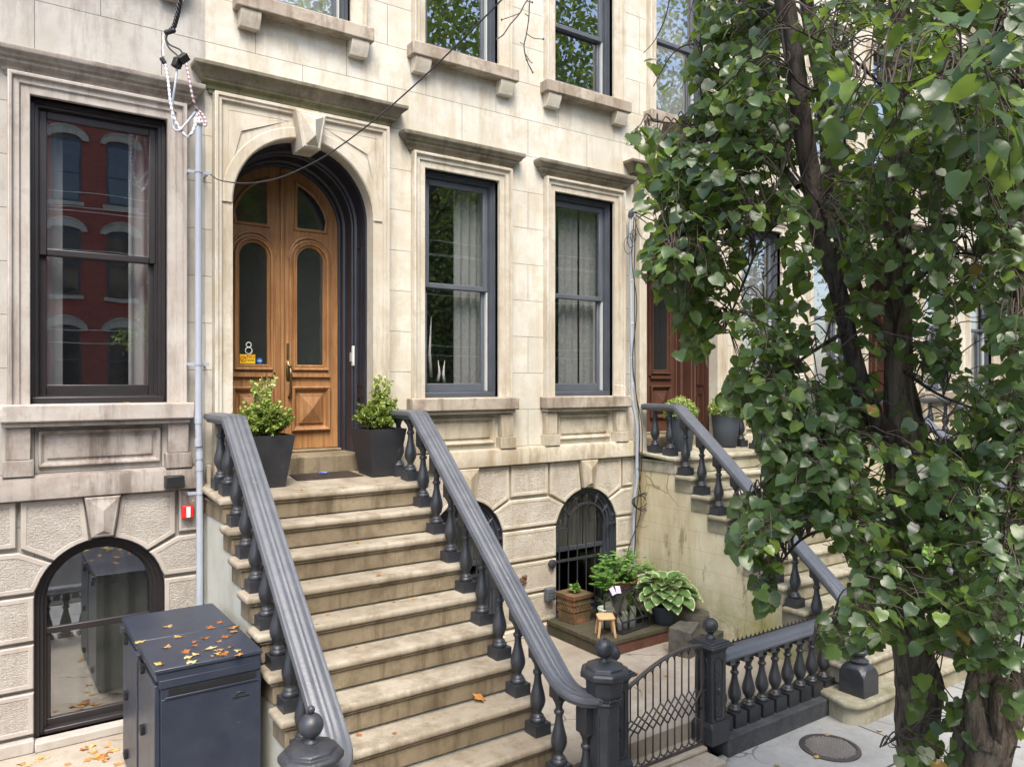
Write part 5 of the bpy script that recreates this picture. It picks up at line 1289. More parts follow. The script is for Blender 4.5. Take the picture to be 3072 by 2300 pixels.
for z in (1.6, 1.2, .7, .3, .0): b = MB(); b.tube([(6.205-.022, -.13, z-.006), (6.205, -.153, z), (6.205+.022, -.13, z+.006)], .004, 5); b.build('cable_tie', M['white'], pc)
bc = M['black']
def cable(name, label, pts, r, m, cat='cable', group=None, n=6, obj=None):
    P = [Vector(p) for p in pts]; Q = []
    for i in range(len(P)-1):                                # Catmull-Rom
        p0, p1, p2, p3 = P[max(i-1, 0)], P[i], P[i+1], P[min(i+2, len(P)-1)]
        for k in range(6):
            t = k/6; Q.append(.5*((2*p1)+(p2-p0)*t+(2*p0-5*p1+4*p2-p3)*t*t+(3*p1-p0-3*p2+p3)*t**3))
    Q.append(P[-1]); b = obj or MB(); b.tube(Q, r, n)
    if obj: return b
    o = b.build(name, m, smooth=True); 
    return tag(o, label, cat, group)
cb = MB()
for k, (ox, oy) in enumerate(((.02, 0), (-.015, .012))):
    cable('', '', [(6.23+ox, -.15, 1.95), (6.19+ox, -.16, 1.4), (6.235-ox, -.16, .9), (6.20+ox, -.16, .3), (6.235, -.16, -.1), (6.30+ox, -.17, -.5), (6.29+ox, -.17, -1.0), (6.28-ox*2, -.16, -1.5), (6.17+ox*3, -.15, -1.9), (6.10+ox*3, -.12, -2.35)], .006, None, obj=cb)
for k in range(3):
    c0 = (6.28+.03*k, -.17-.01*k, -1.37); rr = .10+.02*k
    cb.tube([(c0[0]+rr*1.1*math.cos(t*.35), c0[1]+.01*math.sin(t), c0[2]+rr*.75*math.sin(t*.35)) for t in range(19)], .0055, 6)
    rr = .05+.01*k; c0 = (6.20-.04*k, -.15, 1.70-.06*k); cb.tube([(c0[0]+rr*math.cos(t*.5), c0[1]-.01*math.sin(t*.3), c0[2]+rr*1.4*math.sin(t*.5)) for t in range(13)], .004, 5)
cable('', '', [(6.24, -.15, 1.98), (6.45, -.3, 1.86), (6.70, -.4, 1.84), (6.86, -.42, 2.0), (6.90, -.4, 2.4)], .007, None, obj=cb)
cable('', '', [(6.24, -.15, 1.95), (6.50, -.3, 1.76), (6.78, -.42, 1.78), (6.92, -.42, 2.0), (6.96, -.4, 2.4)], .007, None, obj=cb)
cable('', '', [(6.22, -.15, 1.92), (6.30, -.2, 1.68), (6.6, -.3, 1.62), (7.0, -.4, 1.66)], .005, None, obj=cb)
cable('', '', [(6.15, -.3, 2.62), (6.5, -.45, 2.5), (6.85, -.5, 2.5), (7.05, -.5, 2.4)], .006, None, obj=cb)
cable('', '', [(6.12, -.3, 2.72), (6.5, -.45, 2.62), (6.9, -.5, 2.55), (7.05, -.5, 2.4)], .006, None, obj=cb)
tag(cb.build('cable_bundle', bc, smooth=True), 'black cables looped and tied around the thin white conduit', 'cable')
cable('cable', 'thin white wire drooping from the right window frame to its sill', [(6.02, -.01, -.02), (6.06, -.15, -.03), (6.11, -.16, -.12), (6.19, -.17, -.20)], .003, M['white'])
# service drop at top left
D0 = 5.55
tw = MB(); base = [at(540, -60, D0), at(540, 0, D0), at(532, 45, D0), at(522, 80, D0), at(508, 97, D0)]
BP = []
for i in range(len(base)-1):
    for k in range(8): BP.append(base[i].lerp(base[i+1], k/8))
for ph in (0, 2.1, 4.2):
    tw.tube([p+RT*(.012*math.cos(i*.9+ph))+FW*(.012*math.sin(i*.9+ph)) for i, p in enumerate(BP)], .0085, 6)
for k in range(5): tw.ball(at(500+k*5, 98-k*1.5, D0), .020, 8)
sd_ = thing('service_cable', 'thick twisted black cable splitting into three spliced wires above the grey conduit', 'cable')
tw.build('twisted_cable', M['black'], sd_, smooth=True)
def W(pts, r, m, nm='wire'):
    P = [at(u, v, d) for u, v, d in pts]; b = MB(); cable('', '', P, r, None, obj=b); return b.build(nm, m, sd_, smooth=True)
W([(500, 98, D0), (490, 112, D0), (492, 128, D0), (488, 145, D0), (492, 170, D0)], .006, M['white'])
W([(504, 100, D0), (499, 118, D0), (510, 135, D0), (540, 150, D0), (547, 165, D0)], .0065, M['black'])
W([(502, 100, D0), (498, 120, D0), (508, 145, D0), (530, 165, D0), (534, 175, D0)], .0065, M['black'])
def stripes(name, c1, c2):
    t = NT(name); wv = t.n('ShaderNodeTexWave', bands_direction='Z'); wv.inputs['Scale'].default_value = 9; wv.inputs['Distortion'].default_value = 0; t.link(t.pos, wv.inputs[0])
    return t.done(t.mix(t.ramp(wv.outputs['Fac'], [(.45, 0), (.55, 1)]), c1, c2), .5)
SW = stripes('taped_wire', (.74, .74, .76), (.30, .30, .33)); SR = stripes('red_taped_wire', (.50, .44, .44), (.20, .10, .11))
W([(494, 183, D0), (504, 240, 5.5), (512, 310, 5.45), (525, 360, 5.45), (548, 398, 5.45), (562, 410, 5.45), (575, 400, 5.45), (587, 370, 5.5), (592, 340, 5.62)], .010, SW)
W([(531, 195, D0), (526, 250, 5.5), (517, 310, 5.5), (516, 350, 5.45), (520, 383, 5.45), (535, 393, 5.42), (550, 380, 5.45), (585, 338, 5.62)], .0085, M['pipe'])
W([(557, 180, D0), (568, 240, 5.5), (580, 300, 5.5), (595, 340, 5.55), (612, 375, 5.5), (618, 372, 5.5), (612, 350, 5.55), (597, 333, 5.63)], .009, SR)
b = MB()
for (u, v, ang) in ((532, 190, .3), (550, 176, .8)): 
    b.rbox(at(u, v, D0-.02), (.055, .05, .07), Matrix.Rotation(ang, 3, 'Y') @ Matrix.Rotation(.5, 3, 'Z'))
b.rbox(at(489, 182, D0-.02), (.028, .028, .045), Matrix.Rotation(-.6, 3, 'Y')); b.build('splice_connector', M['black'], sd_, bevel=.004)
# span wire crossing in front of the doors and rising over the street
A_ = Vector((1.53, -.18, 1.675)); pts = []
ctl = [(612, 522, None), (660, 541, 5.75), (735, 550, 5.6), (820, 539, 5.45), (905, 506, 5.3), (1000, 453, 5.1), (1130, 355, 4.9), (1270, 232, 4.7), (1400, 106, 4.5), (1500, 5, 4.35), (1620, -130, 4.15), (1900, -460, 3.7)]
pts = [A_]+[at(u, v, d) for u, v, d in ctl[1:]]
cable('span_wire', 'thin black wire sagging across the oak doors and rising to the upper right', pts, .0048, M['iron_dark'], 'wire')
b = MB(); b.box(1.20, 1.335, -.19, -.092, -.815, -.725); o = b.build('wall_lamp', M['black'], bevel=.006); tag(o, 'small black box lamp on the stone band left of the grey conduit', 'wall lamp')
al = thing('alarm_strobe', 'red fire alarm strobe with a white lens beside the grey conduit', 'alarm'); b = MB(); b.box(1.335, 1.422, -.10, -.048, -1.078, -.975); b.build('housing', M['red'], al, bevel=.008); b = MB(); b.box(1.364, 1.395, -.112, -.101, -1.070, -.985); b.build('lens', M['white'], al, bevel=.004)
ob = thing('outlet_box', 'weathered grey outlet box on the stone wall above the terracotta planter', 'outlet'); b = MB(); b.box(4.985, 5.098, -.115, -.046, -2.325, -2.195); b.build('housing', M['sash'], ob, bevel=.008); b = MB(); 
for z in (-2.30, -2.27, -2.24): b.box(4.995, 5.088, -.120, -.1155, z, z+.008)
b.build('cover_rib', M['sash'], ob)
b = MB(); b.lathe([(.002, 0), (.045, .005), (.05, .03), (.03, .045)], (0, 0, 0), 12); o = b.build('wall_vent', M['iron_dark'], angle=50); o.rotation_euler = (R(90), 0, 0); o.location = (5.085, -.046, -1.945); tag(o, 'dark round vent stub on the stone left of the grille', 'vent')
b = MB(); 
for k in range(14): r_ = RN; b.ball((4.70+RN.uniform(-.04, .04), -.065+RN.uniform(-.02, .01), -2.06+RN.uniform(-.035, .035)), RN.uniform(.012, .022), 6)
tag(b.build('hose_bib', M['rust'], smooth=True), 'corroded brass tap stub on the rough stone left of the outlet box', 'tap')

og = [(3.68, .0, .46), (3.75, -.15, .55), (3.84, -.15, .50), (3.88, -.45, .30), (3.98, -.45, .32)]
for i, (x, dz, hh) in enumerate([(3.70, -.02, .20), (3.72, -.38, .34), (3.80, -.36, .62), (3.88, -.40, .22), (3.96, -.42, .24)]):
    b = MB(); z0 = .42+dz; b.tube([(x, .30, z0), (x+(.02 if i % 2 else -.015), .30, z0+hh*.4), (x+.004, .30, z0+hh)], [.020, .014, .003], 10)
    o = b.build('glass_ornament', M['white'], smooth=True); tag(o, 'white tapering glass ornament behind the lower pane of the left cream house window', 'ornament', 'white ornaments hanging behind the window')
# ---------------------------------------------------------------- the other side of the street (mirrored in the window panes)
def brick_house(label, x0, x1, y, cols, zs=(1.75, 4.75, 7.6), top=9.6):
    h = thing('brick_house', label, 'house', 'brick houses across the street')
    b = MB(); b.box(x0, x1, y-6, y, GZ, top); b.build('wall', M['brick'], h)
    b = MB(); b.box(x0, x1, y+.001, y+.35, top-.7, top-.002); b.box(x0, x1, y+.001, y+.06, GZ+.02, GZ+1.0); b.build('cornice', M['trimB'], h)
    for zt in zs:
        for x in cols:
            f = MB(); P = [(x-.40, zt-2.0), (x+.40, zt-2.0), (x+.40, zt-.08)]+[(x+.40*math.cos(t), zt-.08+.13*math.sin(t)) for t in (.5, 1.05, 1.57, 2.1, 2.64)]+[(x-.40, zt-.08)]
            f.extrude([(a, c) for a, c in P], y+.012, y-.05); w_ = f.build('window', M['frameB'], h)
            g = MB(); g.box(x-.34, x+.34, y+.0125, y+.02, zt-1.93, zt-1.06); g.box(x-.34, x+.34, y+.0125, y+.02, zt-1.0, zt-.12); g.build('pane', M['dglass'], w_)
            l = MB(); r0 = [(x+(.42)*math.cos(t), y+q, zt-.06+.14*math.sin(t)) for t, q in [(math.pi*i/10, .0) for i in range(11)]]; 
            rows = [[(x+a*math.cos(math.pi*i/10), y+q, zt-.06+c*math.sin(math.pi*i/10)) for i in range(11)] for a, c, q in ((.41, .14, .01), (.41, .14, .09), (.56, .34, .09), (.60, .38, .12), (.60, .42, .12), (.58, .42, .01))]
            l.strips(rows); l.box(x-.5, x+.5, y+.01, y+.10, zt-2.15, zt-2.02); l.build('lintel', M['trimB'], w_)
brick_house('red brick house across the street with arched pale lintels', -13.0, 9.0, -20.4, [-11.45+1.52*i for i in range(13)])
brick_house('second red brick house across the street behind the street trees', 9.05, 34.0, -20.4, [10.2+1.9*i for i in range(12)])
def leaf_card_mesh(name, n, seed, R_, sz, mat):
    r = np.random.RandomState(seed); 
    cl = r.normal(size=(90, 3)); cl /= np.linalg.norm(cl, axis=1)[:, None]; cl *= (r.rand(90, 1)**.45)*np.array([[R_[0], R_[1], R_[2]]])
    idx = r.randint(0, 90, n); c = cl[idx]+r.normal(size=(n, 3))*.42
    d = r.normal(size=(n, 3)); d /= np.linalg.norm(d, axis=1)[:, None]; u = r.normal(size=(n, 3)); u[:, 2] += .8; s = np.cross(d, u); s /= np.linalg.norm(s, axis=1)[:, None]
    L = sz*(.7+.6*r.rand(n, 1)); v = np.stack([c, c+d*L*.5+s*L*.35, c+d*L, c+d*L*.5-s*L*.35], 1).reshape(-1, 3)
    me = bpy.data.meshes.new(name); me.from_pydata(v.tolist(), [], (np.arange(n*4).reshape(-1, 4)).tolist()); me.materials.append(mat)
    a = me.attributes.new('rnd', 'FLOAT', 'FACE'); a.data.foreach_set('value', np.clip(r.normal(.45, .25, n)+.1*(idx % 3-1), 0, 1).astype(np.float32)); return me
CR = leaf_card_mesh('crown', 13500, 4, (3.0, 3.0, 3.0), .12, M['leaf_far'])
def street_tree(label, x, y, h, s):
    t = thing('street_tree', label, 'tree', 'street trees across the road', (x, y, GZ-.1)); b = MB(); r = random.Random(int(x*7))
    b.tube([(0, 0, 0), (.05, 0, h*.4), (-.05, .1, h*.75), (.1, 0, h+1.5)], [.20, .16, .13, .05], 10)
    for i in range(9): 
        a = i*2.4; z = h*(.6+.4*i/9); b.tube([(0, 0, z), (math.cos(a)*1.2, math.sin(a)*1.2, z+1.0), (math.cos(a)*2.4, math.sin(a)*2.4, z+1.9)], [.08, .05, .015], 6)
    b.build('trunk', M['bark'], t, smooth=True)
    c = bpy.data.objects.new('crown', CR); COL.objects.link(c); c.parent = t; c.location = (0, 0, h+2.0); c.scale = (s, s, s); c.rotation_euler = (0, 0, x)
street_tree('leafy street tree across the road opposite the stained side wall', 12.5, -15.9, 11.5, 1.9)
street_tree('leafy street tree across the road opposite the mossy stoop', 20.0, -16.2, 11.0, 1.9)
street_tree('leafy street tree across the road, farthest to the right', 28.0, -16.0, 9.0, 1.8)
street_tree('small leafy street tree across the road between the two tallest trees', 16.5, -15.6, 4.4, 1.5)
street_tree('small leafy street tree across the road left of the tallest tree', 11.3, -15.4, 4.0, 1.25)
w_ = thing('overhead_wires', 'thin overhead utility wires strung along the street behind the camera', 'wire'); b = MB()
for y, z, s_ in ((-8.2, 2.95, .1), (-8.2, 3.02, .14), (-8.3, 2.30, .1), (-8.25, 2.2, .2), (-8.3, .95, .12), (-8.2, .72, .1), (-8.3, 3.3, .1)):
    b.tube([(-14+2*i, y, z-s_*math.sin(math.pi*((i*2) % 16)/16)) for i in range(25)], .007, 4)
b.build('wire', M['white'], w_)

# ---------------------------------------------------------------- the big tree in front
rt = random.Random(7)
tree = thing('tree', 'big leafy multi stemmed street tree with dark bark filling the right side', 'tree', 'trees in front of the houses')
def smoothpath(pts, k=5):
    P = [Vector(p) for p in pts]; Q = []
    for i in range(len(P)-1):
        p0, p1, p2, p3 = P[max(i-1, 0)], P[i], P[i+1], P[min(i+2, len(P)-1)]
        for q in range(k):
            t = q/k; Q.append(.5*((2*p1)+(p2-p0)*t+(2*p0-5*p1+4*p2-p3)*t*t+(3*p1-p0-3*p2+p3)*t**3))
    Q.append(P[-1]); return Q
SK = []          # skeleton points (for twigs to grow from)
def limb(mb, pts, n=14, rough=.06, taper_mm=None, sk=True):
    """pts (u, v, depth, width px)"""
    C = [at(u, v, d) for u, v, d, w in pts]; W_ = [w*d/FPX/2*.88 for u, v, d, w in pts]
    Q = smoothpath(C, 6); R_ = []
    for i in range(len(C)-1):
        for q in range(6): R_.append(W_[i]+(W_[i+1]-W_[i])*q/6)
    R_.append(W_[-1])
    rows = []; up = Vector((1, 0, 0)); m = len(Q)
    for i in range(m):
        t = (Q[min(i+1, m-1)]-Q[max(i-1, 0)]).normalized(); up = (up-t*up.dot(t)).normalized(); b = t.cross(up)
        rows.append([Q[i]+(up*math.cos(2*math.pi*j/n)+b*math.sin(2*math.pi*j/n))*R_[i]*(1+rough*math.sin(3*2*math.pi*j/n+i*.35)+rough*.8*rt.uniform(-1, 1)) for j in range(n)])
        if sk: SK.append((Q[i], R_[i]))
    mb.strips(rows, True)
b = MB()
limb(b, [(2760, 3360, 3.12, 250), (2762, 3150, 3.12, 175), (2757, 2600, 3.10, 140), (2757, 2300, 3.08, 124), (2751, 2176, 3.06, 136), (2755, 2055, 3.05, 150), (2724, 1886, 3.04, 112), (2710, 1693, 3.02, 114), (2712, 1500, 3.0, 118), (2712, 1350, 3.0, 128), (2700, 1220, 3.0, 98), (2694, 1050, 3.0, 88), (2694, 800, 2.98, 86), (2693, 560, 2.96, 84), (2690, 300, 2.92, 74), (2698, 0, 2.9, 66), (2705, -300, 2.9, 56)], 20, .045)
b.build('trunk', M['bark'], tree, smooth=True)
b = MB()
limb(b, [(2706, 1420, 3.0, 100), (2668, 1310, 2.98, 86), (2630, 1270, 2.96, 68), (2594, 1183, 2.94, 64), (2566, 1086, 2.92, 56), (2541, 990, 2.90, 56), (2495, 797, 2.86, 56), (2466, 725, 2.84, 56), (2440, 580, 2.82, 68), (2409, 386, 2.80, 64), (2386, 193, 2.78, 64), (2352, 0, 2.76, 68), (2310, -250, 2.74, 60)], 16, .05)
limb(b, [(2740, 1500, 3.12, 60), (2757, 1380, 3.2, 40), (2752, 1250, 3.3, 34), (2700, 1090, 3.4, 40), (2580, 900, 3.5, 44), (2500, 600, 3.6, 56), (2468, 280, 3.65, 48), (2425, 40, 3.7, 46), (2400, -150, 3.7, 44)], 12, .04)
limb(b, [(2500, 640, 3.6, 40), (2400, 420, 3.9, 38), (2300, 240, 4.1, 44), (2245, 60, 4.2, 46), (2225, -120, 4.2, 46)], 12, .04)
# side branches
for pts in ([(2395, 560, 2.81, 24), (2354, 507, 2.9, 20), (2285, 435, 3.0, 14), (2165, 388, 3.1, 10), (2053, 373, 3.2, 7), (1960, 365, 3.25, 4)],
            [(2470, 260, 2.8, 12), (2440, 270, 2.75, 10), (2395, 245, 2.72, 9), (2362, 195, 2.70, 8), (2345, 90, 2.70, 8), (2338, -30, 2.7, 7)],
            [(2470, 270, 2.8, 8), (2500, 320, 2.75, 7), (2495, 365, 2.75, 5)],
            [(2480, 700, 2.82, 12), (2455, 610, 2.7, 10), (2380, 510, 2.7, 9), (2360, 445, 2.7, 7)],
            [(2390, 330, 2.79, 12), (2330, 560, 2.7, 8), (2225, 680, 2.75, 6), (2120, 770, 2.8, 5), (2020, 768, 2.82, 3)],
            [(3110, 60, 1.75, 12), (2950, 160, 1.8, 10), (2850, 205, 1.85, 9), (2700, 250, 1.95, 6), (2560, 230, 2.0, 4)],
            [(3130, 200, 2.0, 12), (2900, 420, 2.2, 9), (2750, 470, 2.3, 7), (2620, 520, 2.35, 4)],
            [(2440, 600, 2.82, 16), (2300, 700, 2.95, 11), (2230, 850, 3.05, 8), (2170, 1000, 3.1, 5)],
            [(2541, 990, 2.9, 18), (2430, 1060, 2.8, 12), (2330, 1130, 2.8, 9), (2200, 1190, 2.85, 6)],
            [(2600, 1200, 2.94, 16), (2480, 1320, 2.75, 12), (2350, 1400, 2.7, 9), (2230, 1520, 2.7, 6)],
            [(2700, 1500, 3.0, 18), (2560, 1560, 2.7, 12), (2400, 1620, 2.6, 9), (2300, 1760, 2.6, 6)],
            [(2710, 1600, 3.0, 16), (2620, 1720, 2.6, 12), (2520, 1850, 2.5, 8), (2440, 1930, 2.45, 5)],
            [(2720, 1500, 3.0, 18), (2850, 1560, 2.7, 12), (2960, 1650, 2.5, 8), (3080, 1750, 2.4, 5)],
            [(2730, 1750, 3.02, 14), (2860, 1850, 2.6, 10), (2950, 1960, 2.4, 7), (3060, 2010, 2.3, 5)],
            [(2694, 900, 2.98, 18), (2800, 800, 2.8, 12), (2900, 760, 2.6, 9), (3050, 820, 2.5, 6)],
            [(2693, 560, 2.96, 16), (2800, 520, 2.8, 12), (2920, 560, 2.7, 8), (3080, 600, 2.6, 6)],
            [(2694, 1100, 2.98, 16), (2810, 1180, 2.8, 10), (2930, 1230, 2.7, 8), (3080, 1300, 2.6, 6)],
            [(2755, 1300, 3.2, 10), (2900, 1380, 2.9, 9), (3000, 1440, 2.8, 7), (3080, 1520, 2.7, 5)],
            [(2350, 0, 2.76, 14), (2250, 80, 3.0, 10), (2140, 120, 3.2, 7), (2030, 150, 3.3, 5), (1960, 260, 3.35, 3)],
            [(2260, 70, 3.0, 10), (2200, 20, 3.1, 8), (2100, -40, 3.2, 6), (2000, -60, 3.2, 5)],
            [(2020, -80, 3.2, 6), (2000, 40, 3.2, 4), (1965, 120, 3.25, 3), (1930, 160, 3.3, 2)],
            [(2120, -60, 3.2, 6), (2105, 90, 3.2, 5), (2080, 200, 3.25, 4), (2040, 270, 3.25, 2)],
            [(2690, 300, 2.92, 14), (2560, 180, 2.6, 10), (2450, 120, 2.4, 7), (2330, 60, 2.3, 5)],
            [(2757, 2176, 3.05, 9), (2700, 2210, 2.9, 4), (2672, 2225, 2.85, 3), (2640, 2240, 2.8, 2)]):
    limb(b, pts, 8, .04)
b.build('branches', M['bark_up'], tree, smooth=True)

# leaf clusters: (u, v, half-width, half-height, depth, depth spread, clusters)
BL = [(2120, 120, 105, 130, 3.25, .2, 11), (2010, 200, 60, 110, 3.3, .1, 5), (2200, 180, 110, 190, 3.2, .4, 22), (2120, 330, 110, 60, 3.15, .2, 10),
      (1945, 420, 55, 30, 3.1, .1, 3), (2060, 440, 100, 60, 3.1, .2, 10), (2010, 520, 70, 50, 3.0, .1, 6), (2010, 640, 60, 70, 2.95, .1, 7), (2130, 560, 110, 110, 3.0, .25, 20),
      (1975, 760, 70, 55, 2.85, .1, 6), (2090, 720, 100, 90, 2.9, .2, 16), (2070, 860, 70, 60, 3.0, .15, 8), (2110, 980, 80, 90, 3.05, .15, 13), (2240, 800, 70, 160, 3.1, .25, 12),
      (2290, 480, 120, 200, 3.0, .4, 34), (2300, 230, 130, 250, 3.0, .5, 38), (2200, 1130, 55, 80, 2.95, .15, 7), (2300, 1100, 100, 150, 2.9, .3, 24), (2400, 800, 100, 200, 2.9, .5, 26),
      (2240, 1250, 110, 70, 2.8, .2, 13), (2340, 1330, 120, 110, 2.75, .3, 24), (2370, 1480, 130, 110, 2.65, .3, 26), (2240, 1560, 75, 80, 2.6, .15, 11), (2330, 1680, 100, 110, 2.6, .2, 16), (2300, 1790, 60, 60, 2.6, .1, 6),
      (2480, 1640, 130, 120, 2.6, .3, 24), (2560, 1830, 120, 110, 2.5, .25, 18), (2500, 1930, 60, 40, 2.45, .1, 4), (2640, 2010, 40, 60, 2.45, .1, 3), (2500, 1400, 140, 160, 2.8, .5, 36), (2480, 1150, 140, 160, 2.9, .5, 30), (2440, 1290, 200, 120, 2.8, .3, 22),
      (2560, 750, 130, 260, 3.1, .6, 30), (2560, 350, 160, 300, 3.0, .8, 46), (2620, 80, 180, 150, 2.6, .7, 34), (2560, 1050, 90, 200, 3.1, .4, 16),
      (2660, 1450, 120, 150, 2.7, .3, 26), (2650, 1700, 130, 140, 2.65, .3, 22), (2800, 1600, 150, 200, 2.8, .5, 40), (2800, 1850, 150, 150, 2.6, .4, 30), (2980, 1800, 120, 180, 2.5, .4, 28), (3000, 1500, 120, 200, 2.8, .5, 30),
      (2980, 2000, 110, 70, 2.4, .2, 12), (2860, 2040, 70, 60, 2.6, .2, 8), (2830, 2190, 50, 110, 2.7, .15, 9), (2760, 2270, 60, 50, 2.8, .1, 6),
      (2780, 1250, 130, 200, 3.2, .6, 30), (2930, 1200, 150, 220, 3.0, .7, 34), (2830, 900, 130, 200, 3.1, .7, 34), (2980, 850, 130, 220, 2.8, .6, 34), (2640, 700, 150, 200, 2.7, .3, 18),
      (2830, 560, 160, 200, 2.8, .7, 42), (3000, 560, 120, 200, 2.7, .5, 28), (2850, 250, 200, 180, 2.6, .6, 48), (3030, 250, 100, 200, 2.3, .4, 22), (2750, 420, 150, 100, 2.4, .3, 16), (3050, 1150, 60, 200, 2.5, .3, 12), (2700, 1600, 80, 160, 2.6, .1, 12), (2730, 1850, 80, 110, 2.55, .1, 12), (2960, 2050, 120, 50, 2.4, .1, 10)]
LOW = [(2765, 2250, 50, 60, 2.75, .05, 7), (2880, 2170, 35, 90, 2.75, .05, 7), (2790, 2060, 60, 30, 2.6, .05, 4), (3050, 2120, 30, 60, 2.5, .05, 3)]
BIG = [(2850, 180, 200, 130, 1.85, .15, 13), (3010, 90, 100, 90, 1.6, .1, 6), (2620, 270, 120, 60, 2.0, .1, 6), (2880, 420, 150, 90, 2.1, .15, 8), (3020, 380, 90, 90, 1.8, .1, 5)]
lf = MB(); tw = MB(); SKP = np.array([[*p] for p, r_ in SK])
def pix(c):
    q = c-CAM; d = q.dot(FW); return UC+FPX*q.dot(RT)/d, VC-FPX*q.z/d, d
TR = [(0, 2352), (193, 2386), (386, 2409), (580, 2440), (725, 2466), (797, 2495), (990, 2541), (1183, 2594), (1280, 2640), (1400, 2700), (2400, 2745)]
T2 = [(0, 2698), (1300, 2694), (2400, 2745)]
def masked(u, v, d, soft=.72):
    if d > 3.05: return False
    if v > 1960 and 2590 < u < 2870: return rt.random() < .93
    if v > 2020 and u > 2880: return rt.random() < .95
    for P in (TR, T2):
        for (v0, u0), (v1, u1) in zip(P, P[1:]):
            if v0 <= v < v1:
                uc = u0+(u1-u0)*(v-v0)/(v1-v0)
                if abs(u-uc) < 58 and rt.random() < (soft if P is TR and v < 1150 else soft*.42 if v < 1500 else soft*.3): return True
    return False
LB = [(-4000, 1000), (-60, 1880), (150, 1880), (230, 1950), (340, 1935), (385, 1865), (470, 1865), (520, 1890), (700, 1885), (740, 1930), (800, 1880), (880, 1885), (920, 1985), (1085, 2000), (1100, 2150), (1240, 2125), (1260, 2235), (1445, 2285), (1475, 2235), (1490, 2165), (1600, 2180), (1640, 2150), (1690, 2190), (1780, 2240), (1845, 2235), (1850, 2440), (1975, 2440), (1985, 2600), (2060, 2690), (2100, 2640), (2400, 2640)]
GAPS = [[(2335, 1625), (2440, 1590), (2550, 1690), (2560, 1785), (2495, 1765), (2480, 1835), (2440, 1850), (2340, 1840)],
        [(2235, 700), (2345, 690), (2345, 880), (2235, 900)], [(1940, 880), (2000, 1060), (2110, 1100), (2110, 1250), (1930, 1250)], [(2118, 1090), (2185, 960), (2200, 1120), (2118, 1250)],
        [(1975, 60), (2065, 20), (2065, 180), (1985, 210)], [(1980, 300), (2060, 230), (2070, 350), (1990, 350)],
        [(2860, 700), (2930, 690), (2925, 790), (2870, 800)], [(2870, 940), (2960, 930), (2950, 1110), (2880, 1100)], [(2770, 1150), (2870, 1170), (2850, 1330), (2780, 1310)], [(2430, 780), (2480, 850), (2475, 1150), (2430, 1170)],
        [(2640, 2060), (2870, 2000), (2860, 2130), (2650, 2300)], [(2560, 120), (2640, 90), (2650, 260), (2560, 250)], [(2860, 90), (2950, 80), (2950, 140), (2870, 150)], [(2600, 1390), (2660, 1400), (2650, 1500), (2610, 1480)]]
LOWON = False
def inpoly(u, v, P):
    c = False
    for i in range(len(P)):
        (x0, y0), (x1, y1) = P[i-1], P[i]
        if (y0 > v) != (y1 > v) and u < (x1-x0)*(v-y0)/(y1-y0)+x0: c = not c
    return c
def cut(p, soft):
    if LOWON: return False
    u, v, d = pix(p)
    if not (-60 < v < 2400 and u < 3200): return False
    for (v0, u0), (v1, u1) in zip(LB, LB[1:]):
        if v0 <= v < v1:
            if u < u0+(u1-u0)*(v-v0)/(v1-v0)+12: return True
            break
    if rt.random() < .94:
        for P in GAPS:
            if inpoly(u, v, P): return True
    return masked(u, v, d, soft)
def cluster(c, nl, L, twl, r):
    if cut(c, .85): return
    dd = np.linalg.norm(SKP-np.array(c), axis=1); k = int(dd.argmin()); o = Vector(SKP[k])
    if dd[k] > .28: o = c+(o-c).normalized()*r.uniform(.16, .30)
    ax = (c-o); ax = ax.normalized() if ax.length > .01 else Vector((0, 0, -1))
    ax = (ax+rv(r)*.5+Vector((0, 0, -.35))).normalized(); tip = c+ax*twl*.5; st_ = c-ax*twl*.5
    P = smoothpath([o, o.lerp(st_, .5)+Vector((0, 0, .04)), st_, c+Vector((0, 0, .015)), tip], 3); n = len(P)
    kept = 0
    for i in range(nl):
        t = i/(nl-1) if nl > 1 else 1; p = st_.lerp(tip, t)+rv(r)*.01; sd_ = 1 if i % 2 else -1
        side = ax.cross(Vector((0, 0, 1))); side = side.normalized() if side.length > .1 else rv(r)
        out = (side*sd_+ax*.5+rv(r)*.45+Vector((0, 0, -.25))).normalized()
        pet = r.uniform(.02, .05); q = p+out*pet+Vector((0, 0, .006))
        up = (Vector((0, 0, 1))*r.uniform(.35, 1.2)+rv(r)*.55+(-FW)*r.uniform(0, .9)).normalized()
        d = (out+Vector((0, 0, -r.uniform(.1, .9)))).normalized()
        if cut(q, .5) or cut(q+d*L*.8, .35): continue
        l = L*r.uniform(.62, 1.25)*(min(1.15, max(.8, (c-CAM).dot(FW)/2.8))); kept += 1; tw.tube([p, q], [.0014, .001], 3, cap=False); a = min(.96, max(0, r.gauss(.42, .22)))
        if r.random() < .003: a = 1.0
        elif r.random() < .04: a = .9
        leafq(lf, q, d, up, l, l*r.uniform(.78, .98), a, fold=r.uniform(.05, .38), shape='heart', curl=r.uniform(.05, .22))
    if kept > nl*.5: tw.tube(P, [.0032-.0022*i/(n-1) for i in range(n)], 4, cap=False)
for (u, v, ru, rv_, d, ds, n) in BL:
    for i in range(int(n*1.85)+1):
        a = rt.uniform(0, 6.28); q = math.sqrt(rt.random()); c = at(u+ru*q*math.cos(a), v+rv_*q*math.sin(a), d+rt.uniform(-ds, ds))
        cluster(c, rt.randint(4, 7), .050, rt.uniform(.09, .17), rt)
LOWON = False
for (u, v, ru, rv_, d, ds, n) in LOW:
    LOWON = True
    for i in range(n):
        a = rt.uniform(0, 6.28); q = math.sqrt(rt.random()); c = at(u+ru*q*math.cos(a), v+rv_*q*math.sin(a), d+rt.uniform(-ds, ds))
        cluster(c, rt.randint(4, 6), .052, .11, rt)
LOWON = False
